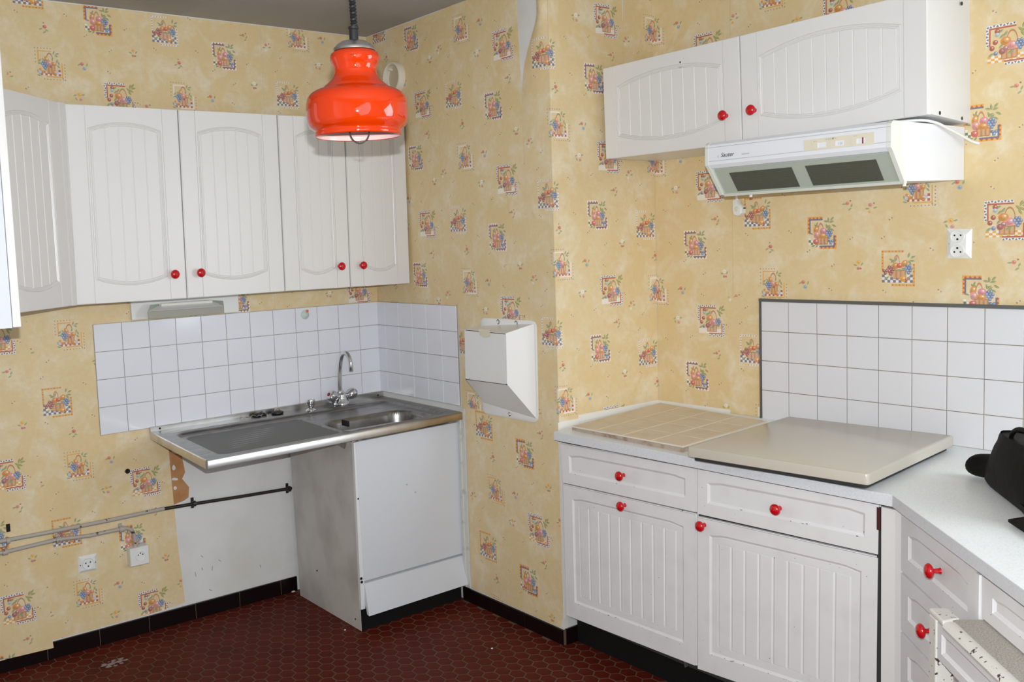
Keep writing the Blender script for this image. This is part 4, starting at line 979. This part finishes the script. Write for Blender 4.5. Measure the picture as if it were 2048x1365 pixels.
# ------------------------------------------------------------------ wall cabinets on the right wall
PDF = WD.off(.31)
r = thing('wall_cabinet', WD.P(.3, 1.83, 0), 'white wall cabinet with one wide arched door in the alcove corner', 'cabinet', 'white wall cabinets on the right')
qL = pxq(PDF, [(1205, 137.5), (1476.5, 72), (1211.5, 318.5), (1483, 286)])
MB().loft([[WD.P(*p, w) for p in (qL[2] + (.002, .004), qL[3] + (-.002, .004), qL[1] + (-.002, -.004), qL[0] + (.002, -.004))] for w in (.004, .291)]).build('carcass', 'carcass', r)
d = panel_door(r, PDF, qL, 9, (.058, .062), .078, .078, .034, t=.0185); knob(d, PDF, 1443.5, 231)
MB().loft([[WD.P(*p, w) for p in (qL[2] + (.003, .0035), qL[3] + (-.003, .0035), qL[3] + (-.003, .0005), qL[2] + (.003, .0005))] for w in (.006, .29)]).build('bottom_board', 'hood', r)
r = thing('wall_cabinet', WD.P(.9, 1.84, 0), 'larger white wall cabinet above the cooker hood, its bare side panel facing right', 'cabinet', 'white wall cabinets on the right')
qR = pxq(PDF, [(1479, 71.5), (1854, -20), (1485, 286), (1855.5, 228.5)])
e_t = WD.px(1940, -10); e_b = WD.px(1941.5, 247)
MB().loft([[WD.P(*p, .002) for p in (qR[2] + (.002, .004), e_b, e_t, qR[0] + (.002, -.004))], [WD.P(*p, .291) for p in (qR[2] + (.002, .004), qR[3] + (-.001, .002), qR[1] + (-.001, -.004), qR[0] + (.002, -.004))]]).build('carcass', 'carcass', r)
d = panel_door(r, PDF, qR, 10, (.060, .066), .078, .078, .036, t=.0185); knob(d, PDF, 1500, 220)
sd = np.array(WD.P(*qR[3], .291)) - WD.P(*e_b, .002)
for x, y in ((1924, 7), (1880, 226), (1924, 237)):
    for k in np.linspace(0, 1, 60):
        pass
    pl_ = Plane(WD.P(*e_b, .002), sd * np.array([1, 1, 0]), np.cross(UP, sd))
    if pl_.n @ (CAM_LOC - pl_.o) < 0: pl_ = Plane(pl_.o, pl_.ux, -pl_.n)
    u, v = pl_.px(x, y); MB().lathe([(.0055, -.002), (.0055, .0008), (.003, .0014)], pl_.P(u, v, 0), pl_.n, 12).build('screw_cap', 'dark_metal', r)

# ------------------------------------------------------------------ cooker hood
S0, S1 = .574, 1.1765
def hd(s, dep, z): return WD.P(s, z, dep)
r = thing('cooker_hood', hd(.875, .2, 1.67), 'white slimline cooker hood with two grease filters under the large wall cabinet', 'hood')
side = [(.004, 1.838), (.438, 1.836), (.438, 1.752), (.372, 1.672), (.004, 1.679)]
MB().loft([[hd(S0 + .004, *p) for p in side], [hd(S1, *p) for p in side]]).build('body', 'hood', r)
MB().loft([[hd(s, *p) for p in [(.438, 1.836), (.452, 1.834), (.462, 1.826), (.463, 1.764), (.452, 1.753), (.438, 1.751)]] for s in (S0 + .012, S1 - .012)]).build('front_panel', 'hood', r, smooth=30)
for s0, s1 in ((S0 - .001, S0 + .0125), (S1 - .0125, S1 + .001)):
    MB().loft([[hd(s, *p) for p in [(.40, 1.837), (.452, 1.836), (.4635, 1.827), (.4645, 1.763), (.452, 1.751), (.385, 1.668), (.372, 1.671), (.40, 1.75)]] for s in (s0, s1)]).build('end_cap', 'hood_cap', r, bevel=.001)
pfh = Plane(hd(0, .4638, 0), DX, DN)
def strip_on(px0, px1, m, nm, th=.0012, w=.0006):
    p0, p1 = pfh.px(*px0), pfh.px(*px1)
    MB().loft([[pfh.P(p0[0], p0[1] - th / 2, 0), pfh.P(p1[0], p1[1] - th / 2, 0), pfh.P(p1[0], p1[1] + th / 2, 0), pfh.P(p0[0], p0[1] + th / 2, 0)], [pfh.P(p0[0], p0[1] - th / 2, w), pfh.P(p1[0], p1[1] - th / 2, w), pfh.P(p1[0], p1[1] + th / 2, w), pfh.P(p0[0], p0[1] + th / 2, w)]]).build(nm, m, r)
strip_on((1418, 323.5), (1782, 283.5), 'print_grey', 'panel_groove'); strip_on((1410, 297), (1782, 253), 'print_grey', 'panel_groove')
cq_ = pxq(pfh, [(1608, 281), (1748, 264), (1609, 302.5), (1748, 288.5)])
MB().loft([[pfh.P(*cq_[i], w) for i in (2, 3, 1, 0)] for w in (0, .0016)]).build('control_plate', 'hood_cream', r)
def on_ctl(x, y, x1, y1, m, nm, w0, w1):
    a, b = pfh.px(x, y), pfh.px(x1, y1); MB().pbox(pfh, a[0], b[0], b[1], a[1], w0, w1).build(nm, m, r)
for x in (1626, 1662, 1704): on_ctl(x, 287 - (x - 1626) * .105, x + 27, 294.5 - (x - 1626) * .105, 'hood', 'slider_slot', .0012, .0020)
for x in (1626.5, 1662.5, 1704.5): on_ctl(x, 285.8 - (x - 1626) * .105, x + 9.5, 296 - (x - 1626) * .105, 'hood_cream', 'slider', .001, .006)
on_ctl(1725, 275, 1727.6, 287, 'red_mark', 'indicator', .001, .0026)
def text(s, px_, size, m, pl, w, shear=0.0, parent=None, font_rot=0.0):
    cu = bpy.data.curves.new('lettering', 'FONT'); cu.body = s; cu.size = size; cu.extrude = .0002; cu.shear = shear; cu.align_y = 'BOTTOM_BASELINE'
    o = bpy.data.objects.new('tmp', cu); COL.objects.link(o)
    dg = bpy.context.evaluated_depsgraph_get(); me = bpy.data.meshes.new_from_object(o.evaluated_get(dg)); bpy.data.objects.remove(o)
    u, v = pl.px(*px_, w); Mx = np.stack([pl.ux, pl.uz, pl.n], 1); b = np.array(parent['_base'])
    for vt in me.vertices:
        vt.co = Vector(pl.P(u, v, w) + Mx @ np.array(vt.co) - b)
    me.materials.clear(); me.materials.append(M[m]); q = bpy.data.objects.new('lettering', me); COL.objects.link(q); q.parent = parent; q['_base'] = list(b)
    return q
text('Sauter', (1441, 314.5), .0185, 'print_dark', pfh, .0006, .35, r)
text('C', (1434.5, 316), .010, 'print_grey', pfh, .0006, 0, r)
text('aspirante', (1483, 309.5), .0075, 'print_grey', pfh, .0006, .2, r)
for px_, s_, sz in (((1627, 284.5), 'o o', .007), ((1651, 280.4), '-- :: :: # --', .0085), ((1707, 273.5), 'o o', .006), ((1676, 289.5), '123', .009)):
    text(s_, px_, sz, 'print_dark' if sz > .008 and '#' in s_ else 'print_grey', pfh, .0024, 0, r)
# sloping underside with its two filters
nrm = np.cross(hd(S1, .438, 1.7515) - hd(S0, .438, 1.7515), hd(S0, .374, 1.673) - hd(S0, .438, 1.7515)); nrm /= np.linalg.norm(nrm)
if nrm @ (CAM_LOC - hd(.9, .4, 1.7)) < 0: nrm = -nrm
def sl(s, t, w): return hd(S0 + .016 + (S1 - S0 - .032) * s, .437 - .064 * t, 1.7505 - .0785 * t) + nrm * w
MB().loft([[sl(s, t, w) for s, t in ((0, 0), (0, 1), (1, 1), (1, 0))] for w in (.0005, .003)]).build('filter_frame', 'filter_frame', r)
for s0, s1 in ((.085, .47), (.545, .925)):
    fr = MB(); 
    rl = lambda i, w: [sl(s0 + i, .16 + i * 3, w), sl(s0 + i, .90 - i * 3, w), sl(s1 - i, .90 - i * 3, w), sl(s1 - i, .16 + i * 3, w)]
    fr.loft([rl(0, .0031), rl(.002, .0042), rl(.004, .0036)], False, True); fo = fr.build('grease_filter', 'filter', r)
    gm = MB()
    for k in range(46):
        s = s0 + .006 + (s1 - s0 - .012) * k / 45; gm.loft([[sl(s + d_, t, .0037 + h) for d_, h in ((-.0007, 0), (.0007, 0), (0, .0007))] for t in (.17, .89)])
    for k in range(9):
        t = .19 + .68 * k / 8; gm.loft([[sl(s, t + d_, .0036 + h) for d_, h in ((-.006, 0), (.006, 0), (0, .0007))] for s in (s0 + .006, s1 - .006)])
    stuff(gm.build('filter_wire', 'filter', fo))
MB().loft([[hd(s, *p) for p in [(.386, 1.672), (.378, 1.664), (.36, 1.668), (.372, 1.676)]] for s in (S0 + .012, S1 - .004)]).build('lower_rail', 'hood_cap', r)
q = hd(S1 - .012, .36, 1.666); MB().lathe([(.005, -.008), (.005, 0), (.003, .004)], q, UP, 12).build('catch', 'plastic', r)
q = hd(S0 + .085, .34, 1.664); MB().lathe([(.005, -.006), (.005, 0), (.003, .006)], q, UP, 12).build('catch', 'plastic', r)
# white cable sagging out of the gap above the hood
r = thing('hood_cable', hd(1.16, .2, 1.84), 'white power cable drooping behind the hood\'s right side', 'cable')
cp = [hd(1.02, .30, 1.8435), hd(1.10, .31, 1.8445), hd(1.165, .27, 1.846), hd(1.183, .21, 1.840), hd(1.190, .15, 1.826), hd(1.198, .08, 1.808), hd(1.210, .03, 1.790), hd(1.222, .012, 1.784)]
cd = []
for i in range(len(cp) - 1):
    p0, p1, p2, p3 = cp[max(i - 1, 0)], cp[i], cp[i + 1], cp[min(i + 2, len(cp) - 1)]
    for t in np.linspace(0, 1, 7)[:-1]: cd.append(.5 * ((2 * p1) + (-p0 + p2) * t + (2 * p0 - 5 * p1 + 4 * p2 - p3) * t * t + (-p0 + 3 * p1 - 3 * p2 + p3) * t ** 3))
MB().tube(cd + [cp[-1]], .0042, 10).build('cable', 'plastic', r, smooth=60)
# plug hanging under the hood
pk = WD.px(1475, 415, .03)
r = thing('hanging_plug', WD.P(*pk, .03), 'white plug dangling from its lead below the hood\'s left end', 'plug')
g = lambda du, dv, w: WD.P(pk[0] + du, pk[1] + dv, w)
MB().tube([g(-.002, .075, .05), g(-.003, .05, .035), g(-.002, .028, .030)], [.0035, .0035, .0055], 8).build('lead', 'plastic', r, smooth=60)
MB().loft([[g(du * k_, dv * k_ - .004, w) for du, dv in ((-.011, .032), (.000, .034), (.008, .018), (.024, .004), (.024, -.018), (.008, -.028), (-.008, -.024), (-.013, .0))] for w, k_ in ((.010, .86), (.014, 1.0), (.040, 1.0), (.044, .85))]).build('plug_body', 'plastic', r, smooth=40)
MB().lathe([(.0025, 0), (.0022, .010)], g(.023, -.004, .028), DX, 8).build('pin', 'dark_metal', r)
MB().lathe([(.009, 0), (.007, .002)], g(.006, -.006, .0445), DN, 14).build('grip_disc', 'hood_cream', r)

# double socket
q = [WD.px(*p, .006) for p in [(1893, 517), (1942, 517), (1943.5, 458), (1894, 458)]]
r = thing('double_socket', WD.P(*q[0], 0), 'white double wall socket on the paper right of the hood', 'socket')
pyramid_plate(WD, q, .001, .012, .62).build('plate', 'plastic', r)
c = sum(q) / 4
for dz, fl_ in ((.0225, -1), (-.0225, 1)): socket_face(r, WD, c[0] - .002, c[1] + dz, .0122, .0205, [(-.0085, .003, .0028), (.0095, .003, .0028), (0, -.009 if fl_ < 0 else .012, .0034)] if fl_ < 0 else [(-.0085, -.003, .0028), (.0095, -.003, .0028), (0, .009, .0034)])
for dx in (-.027, .023): MB().lathe([(.0028, 0), (.0026, .001)], WD.P(c[0] + dx, c[1], .0075), WD.n, 10).build('screw', 'dark_metal', r)

# ------------------------------------------------------------------ worktop
CFL = np.array([-.038, -1.236, .833]); CBL = np.array([.545, -1.240, .8625]); CBR = WD.P(1.239, .8555, .002); CFR = on(1785.5, 991, 'Z', .845)
EE = np.array([-.67385, -.73887, 0]); NN = np.array([-.73887, .67385, 0])
CQ = CFR + EE * 1.15; CQ[2] = .848
CQ2 = CQ - NN * .62; CR = WD.P(1.98, .853, .002)
r = thing('worktop', (.25, -2.0, .84), 'white laminate worktop that turns the corner at an angle beside the black bag', 'worktop')
loop = [CFL, CFR, CQ, CQ2, CR, CBR, CBL]
tri_ = [(0, 1, 5), (0, 5, 6), (1, 2, 3), (1, 3, 4), (1, 4, 5)]
dn = np.array([0, 0, -.004])
mb = MB(); mb.add(loop, tri_); mb.add([p + dn * 8 for p in loop], [tuple(reversed(t)) for t in tri_])
mb.loft([[p + dn * 8 for p in loop[3:] + loop[:1]], [p for p in loop[3:] + loop[:1]]], False, False, False)
mb.build('top_board', 'counter', r)
def band(p0, p1, out, nm):
    out = np.array(out, float); prof = [(0, 0.0), (.0012, -.001), (.0015, -.031), (0, -.032)]
    MB().loft([[p + out * a + UP * b for a, b in prof] for p in (p0, p1)]).build(nm, 'counter_edge', r)
band(CFL, CFR, (-1, 0, 0), 'edge_band'); band(CFR, CQ, NN, 'edge_band'); band(CBL, CFL, (0, 1, 0), 'edge_band')
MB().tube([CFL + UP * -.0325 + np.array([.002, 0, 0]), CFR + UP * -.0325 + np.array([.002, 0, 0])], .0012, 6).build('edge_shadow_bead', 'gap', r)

# beige tiled block let into the worktop
ZT = lambda u, v: (CFL * (1 - u) + CFR * u) * (1 - v) + (CBL * (1 - u) + CBR * u) * v
bl = [on(1144, 852, 'Z', .852), on(1366, 892.5, 'Z', .861), on(1536, 843, 'Z', .873), on(1320, 805.5, 'Z', .876)]
r = thing('tiled_block', bl[0], 'beige tiled slab set into the worktop in the alcove corner', 'slab')
MB().loft([[p - UP * .022 for p in bl], [p - UP * .0065 for p in bl]]).build('bed', 'block_side', r)
tl = lambda s, t: (bl[0] * (1 - s) + bl[1] * s) * (1 - t) + (bl[3] * (1 - s) + bl[2] * s) * t
cs = [0, .235, .49, .745, 1.0]
for j in range(4):
    off = 0
    for i in range(4):
        g_ = .0028
        s0, s1, t0, t1 = cs[i] + g_, cs[i + 1] - g_, j / 4 + g_, (j + 1) / 4 - g_
        MB().loft([[tl(s, t) - UP * .006 for s, t in ((s0, t0), (s1, t0), (s1, t1), (s0, t1))], [tl(s, t) + UP * (-.0010 + random.uniform(-.0003, .0003)) for s, t in ((s0, t0), (s1, t0), (s1, t1), (s0, t1))], [tl(s, t) + UP * .0 for s, t in ((s0 + .004, t0 + .004), (s1 - .004, t0 + .004), (s1 - .004, t1 - .004), (s0 + .004, t1 - .004))]], False).build('tile', 'beige_tile', r)
jm = MB()
for i in range(8):
    for j in range(8):
        jm.loft([[tl(s / 8, t / 8) - UP * dz_ for s, t in ((i, j), (i + 1, j), (i + 1, j + 1), (i, j + 1))] for dz_ in (.006, .0016)])
jm.build('joint', 'beige_joint', r)

# hob cover, lying slightly askew
hz = .8985
hq = [on(1373, 893.5, 'Z', hz - .004), on(1737, 949, 'Z', hz), on(1908.5, 871.5, 'Z', hz + .003), on(1577, 833, 'Z', hz + .003)]
r = thing('hob_cover', hq[0] - UP * .03, 'beige enamel hob lid lying askew on the worktop', 'hob cover')
c = sum(hq) / 4
def hl(k, z): return [c + (p - c) * k + UP * z for p in hq]
def rl4(pts, rad, n=4):
    out = []
    for i in range(4):
        p, a, b = pts[i], pts[i - 1], pts[(i + 1) % 4]; ua = (a - p) / np.linalg.norm(a - p); ub = (b - p) / np.linalg.norm(b - p)
        for t in np.linspace(0, 1, n): out.append(p + ua * rad * (1 - t) ** 2 + ub * rad * t ** 2)
    return out
MB().loft([rl4(hl(.985, -.033), .012), rl4(hl(1.0, -.030), .012), rl4(hl(1.0, -.006), .012), rl4(hl(.995, -.0015), .012), rl4(hl(.985, 0), .012)]).build('lid', 'hob', r, smooth=35)
MB().loft([rl4(hl(.95, -.044), .01), rl4(hl(.95, -.032), .01)]).build('burner_tray', 'gap', r)

# ------------------------------------------------------------------ base cabinets under the worktop
PX = Plane((-.012, 0, 0), (0, -1, 0), (-1, 0, 0))
GRP = 'white base cabinets under the worktop'
def base_unit(label, px_dr, px_dd, kn, n, seedc, u0, u1):
    r = thing('base_cabinet', (-.012, -(u0 + u1) / 2, 0), label, 'cabinet', GRP)
    MB().pbox(PX, u0, u1, .115, .800, -.50, -.0195).build('carcass', 'gap', r)  # carcass coloured dark so the slits between fronts look shaded
    fr = routed_front(r, 'drawer_front', PX, pxq(PX, px_dr), .040, .034, .042, .007, 0, chips=seedc)
    knob(fr, PX, *kn[0])
    dd = routed_front(r, 'door', PX, pxq(PX, px_dd), .048, .042, .064, .008, n, chips=seedc + 14)
    knob(dd, PX, *kn[1])
    return r
b1 = base_unit('white base cabinet with drawer and grooved door beneath the tiled slab', [(1121, 887), (1390.5, 936.5), (1125, 966.5), (1390.5, 1026)], [(1125.5, 969), (1390.5, 1029), (1132, 1232), (1390.5, 1333.5)], [(1237, 953.5), (1239.5, 1014)], 9, 304, 1.238, 1.80)
b2 = base_unit('white base cabinet with drawer and grooved door beneath the hob lid', [(1394, 937.5), (1759, 1003), (1394, 1029), (1757, 1111.5)], [(1394, 1034.5), (1757, 1116), (1394.5, 1339), (1752.5, 1463)], [(1549, 1020.5), (1398.5, 1054)], 9, 513, 1.805, 2.42)
MB().pbox(PX, 1.8005, 1.8045, .115, .80, -.10, -.006).build('divider', 'trim_metal', b1)
MB().pbox(PX, 1.2285, 1.2375, .105, .80, -.30, -.008).build('side_panel', 'carcass', b1)
bx_ = struct(MB().pbox(Plane((.055, 0, 0), (0, -1, 0), (-1, 0, 0)), 1.236, 2.56, .001, .114, -.02, 0).build('baseboard_right', 'black_kick'))
# angled cabinet with the three drawers
PG = Plane(CFR * np.array([1, 1, 0]) - NN * .020, EE, NN)
r = thing('angled_cabinet', PG.P(.2, 0, -.2), 'white three-drawer base cabinet set at an angle under the worktop', 'cabinet')
MB().loft([[PG.P(u, .10, w) for u, w in ((.012, -.42), (.440, -.42), (.440, -.0195), (.012, -.0195))], [PG.P(u, .80, w) for u, w in ((.012, -.42), (.440, -.42), (.440, -.0195), (.012, -.0195))]]).build('carcass', 'carcass', r)
rows = [(.800, .642), (.639, .481), (.478, .32)]
for k, (z1, z0) in enumerate(rows):
    fr = routed_front(r, 'drawer_front', PG, [(.002, z1), (.442, z1), (.002, z0), (.442, z0)], .050, .038, .046, .010, 0, chips=606)
    knob(fr, PG, *[(1858, 1143), (1841.5, 1263), (1822, 1382)][k], 1.08)
MB().loft([[PG.P(u, .10, w) for u, w in ((.002, -.02), (.442, -.02), (.442, 0), (.002, 0))], [PG.P(u, .317, w) for u, w in ((.002, -.02), (.442, -.02), (.442, 0), (.002, 0))]]).build('lower_front', 'paint', r)
q0 = PX.P(*PX.px(1762, 1010), 0); q1 = PG.P(.0, .80, 0)
fp = lambda z: [(q0[0] + .004, q0[1] , z), (q0[0], q0[1] - .001, z), (CFR[0] + .022, CFR[1] + .005, z), (CFR[0] + .016, CFR[1] - .022, z), (CFR[0] + .08, CFR[1] - .02, z), (CFR[0] + .08, q0[1], z)]
MB().loft([fp(.02), fp(.80)]).build('corner_post', 'foil', r)
MB().loft([[(q0[0] + .003, q0[1] + .001, z), (q0[0] + .001, q0[1] + .0115, z), (q0[0] + .02, q0[1] + .0115, z), (q0[0] + .02, q0[1] + .001, z)] for z in (.1, .74)]).build('shadow_gap', 'gap', r)
MB().loft([[(q0[0] - .002, q0[1] + .001, z), (q0[0] - .002, q0[1] + .011, z), (q0[0] + .02, q0[1] + .011, z), (q0[0] + .02, q0[1] + .001, z)] for z in (.735, .797)]).build('wood_scrap', 'brown_gap', r)
# next unit along the angle: a closed top drawer, and a worn pull-out table leaf below it
r = thing('base_cabinet', PG.P(.8, 0, -.2), 'white base cabinet at the right edge behind the pull-out table leaf', 'cabinet')
MB().loft([[PG.P(u, z, w) for u, w in ((.47, -.42), (1.12, -.42), (1.12, -.0195), (.47, -.0195))] for z in (.10, .80)]).build('carcass', 'gap', r)
MB().loft([[PG.P(u, z, w) for u, w in ((.445, -.03), (.462, -.03), (.462, .008), (.445, .008))] for z in (.10, .798)]).build('divider', 'paint', r)
routed_front(r, 'drawer_front', PG.off(.004), [(.464, .800), (1.12, .800), (.464, .705), (1.12, .705)], .050, .026, .030, .006, 0, chips=808)
MB().loft([[PG.P(u, z, w) for u, w in ((.47, -.3), (1.10, -.3), (1.10, -.0185), (.47, -.0185))] for z in (.30, .66)]).build('dark_recess', 'gap', r)
r = thing('pull_out_table', PG.P(.8, 0, .04), 'worn white pull-out table leaf with grey textured top and a square leg', 'table')
MB().loft([[PG.P(u, z, w) for u, w in ((.470, -.0150), (1.09, -.0150), (1.09, .066), (.470, .066))] for z in (.688, .703)]).build('leaf', 'textured_grey', r)
prof = [(.064, .7025), (.070, .7046), (.080, .7040), (.0885, .7000), (.0925, .6940), (.0910, .6875), (.0850, .6850), (.0780, .6850), (.0780, .6885), (.064, .6885)]
MB().loft([[PG.P(u, z, w) for w, z in prof] for u in (.486, 1.09)]).build('rounded_edge', 'worn', r, smooth=30)
q = [(.447, .690), (1.09, .690), (.447, .605), (1.09, .605)]
routed_front(r, 'apron', PG.off(.0865), q, .022, .018, .020, .002, 0, 'paint', .016, chips=212)
MB().loft([[PG.P(u, z, w) for u, w in ((.409, .050), (.446, .050), (.446, .0895), (.409, .0895))] for z in (.001, .692)]).build('leg', 'worn', r, bevel=.003)
MB().loft([[PG.P(u, z, w) for u, w in ((.409, .048), (.468, .048), (.484, .090), (.409, .0895))] for z in (.692, .705)]).build('corner_cap', 'worn', r, bevel=.004)

# ------------------------------------------------------------------ black bag on the worktop
p0 = on(1950, 958, 'Z', .853); p1 = on(2044, 1034, 'Z', .851)
r = thing('handbag', p0, 'slouching black leather handbag on the worktop at the right edge', 'bag')
L = p1 - p0; L[2] = 0; Ld = L / np.linalg.norm(L); Nd = np.array([-Ld[1], Ld[0], 0]); Nd = Nd if Nd @ (CAM_LOC - p0) < 0 else -Nd   # Nd points away from the camera
def bp3(a, b, z): return p0 + Ld * a + Nd * b + UP * z
def sec(a0, a1, b0, b1, z, n=28, e=.55, wob=0.0):
    out = []
    for k in range(n):
        t = 2 * math.pi * k / n; cx, sx = math.cos(t), math.sin(t)
        out.append(bp3((a0 + a1) / 2 + (a1 - a0) / 2 * math.copysign(abs(cx) ** e, cx) + wob * math.sin(3 * t + z * 40), (b0 + b1) / 2 + (b1 - b0) / 2 * math.copysign(abs(sx) ** e, sx) + wob * math.cos(4 * t + z * 30), z))
    return out
MB().loft([sec(.012, .40, .01, .12, 0, wob=.002), sec(.004, .42, .002, .135, .012, wob=.003), sec(.008, .43, .0, .14, .04, wob=.004), sec(.022, .42, .004, .135, .075, wob=.004), sec(.034, .41, .012, .125, .105, wob=.003), sec(.044, .40, .026, .11, .130, wob=.002), sec(.049, .40, .034, .10, .141, wob=.001)]).build('body', 'leather', r, smooth=70)
MB().loft([sec(.039, .405, .018, .119, .108, wob=.002), sec(.041, .403, .018, .118, .112, wob=.002), sec(.046, .403, .026, .109, .137, wob=.001), sec(.049, .402, .030, .105, .145, wob=.001)], False, False).build('top_band', 'leather', r, smooth=70)
fl_ = [(-.010, .075, .020, .012), (-.018, .07, .030, .018), (-.008, .065, .036, .030), (.012, .06, .040, .042), (.04, .055, .05, .05), (.08, .05, .05, .05)]
MB().loft([[bp3(a, b + rb * math.cos(t), max(.003, z + .0 + rz * math.sin(t))) for t in np.linspace(0, 2 * math.pi, 17)[:-1]] for a, b, rb, z, rz in [(-.038, .010, .014, .022, .015), (-.033, .012, .028, .029, .027), (-.020, .020, .038, .033, .032), (-.002, .034, .044, .035, .034), (.014, .048, .044, .036, .034), (.05, .064, .05, .038, .036)]]).build('end_flap', 'leather', r, smooth=70)
MB().tube([bp3(.13 + .10 * (1 - math.cos(t)), .045, .135 + .045 * math.sin(t)) for t in np.linspace(0, math.pi, 15)], .006, 8).build('handle', 'leather', r, smooth=60)
q = on(2016, 1046, 'Z', .851); v = on(2070, 1082, 'Z', .851) - q; v /= np.linalg.norm(v); nn = np.array([-v[1], v[0], 0])
if nn @ (CAM_LOC - q) > 0: nn = -nn
MB().loft([[q + UP * .002, q + v * .14 + UP * .002, bp3(.30, .03, .012), bp3(.165, .02, .012), q + v * .03 + nn * .035 + UP * .012], [q + UP * .008, q + v * .14 + UP * .008, bp3(.30, .03, .026), bp3(.165, .02, .028), q + v * .03 + nn * .035 + UP * .026]]).build('loose_flap', 'leather', r, smooth=30)

# ------------------------------------------------------------------ white stool seat just peeping in at the lower left corner
q = on(-24, 1384, 'Z', .45)
r = thing('plastic_stool', np.array([q[0], q[1], 0]), 'round white plastic stool, only its rim showing in the lower left corner', 'stool')
b0 = np.array([q[0], q[1], 0])
MB().lathe([(.001, .449), (.150, .450), (.160, .448), (.165, .440), (.163, .425), (.150, .423), (.001, .430)], b0 + np.array([-.085, -.115, 0]), UP, 40).build('seat', 'plastic', r, smooth=35)
for k in range(4):
    t = .785 + k * 1.5708; c = b0 + np.array([-.085, -.115, 0])
    MB().tube([c + np.array([.11 * math.cos(t), .11 * math.sin(t), .428]), c + np.array([.14 * math.cos(t), .14 * math.sin(t), .001])], [.016, .012], 10).build('leg', 'plastic', r, smooth=40)

for o in bpy.data.objects:
    if '_base' in o: del o['_base']
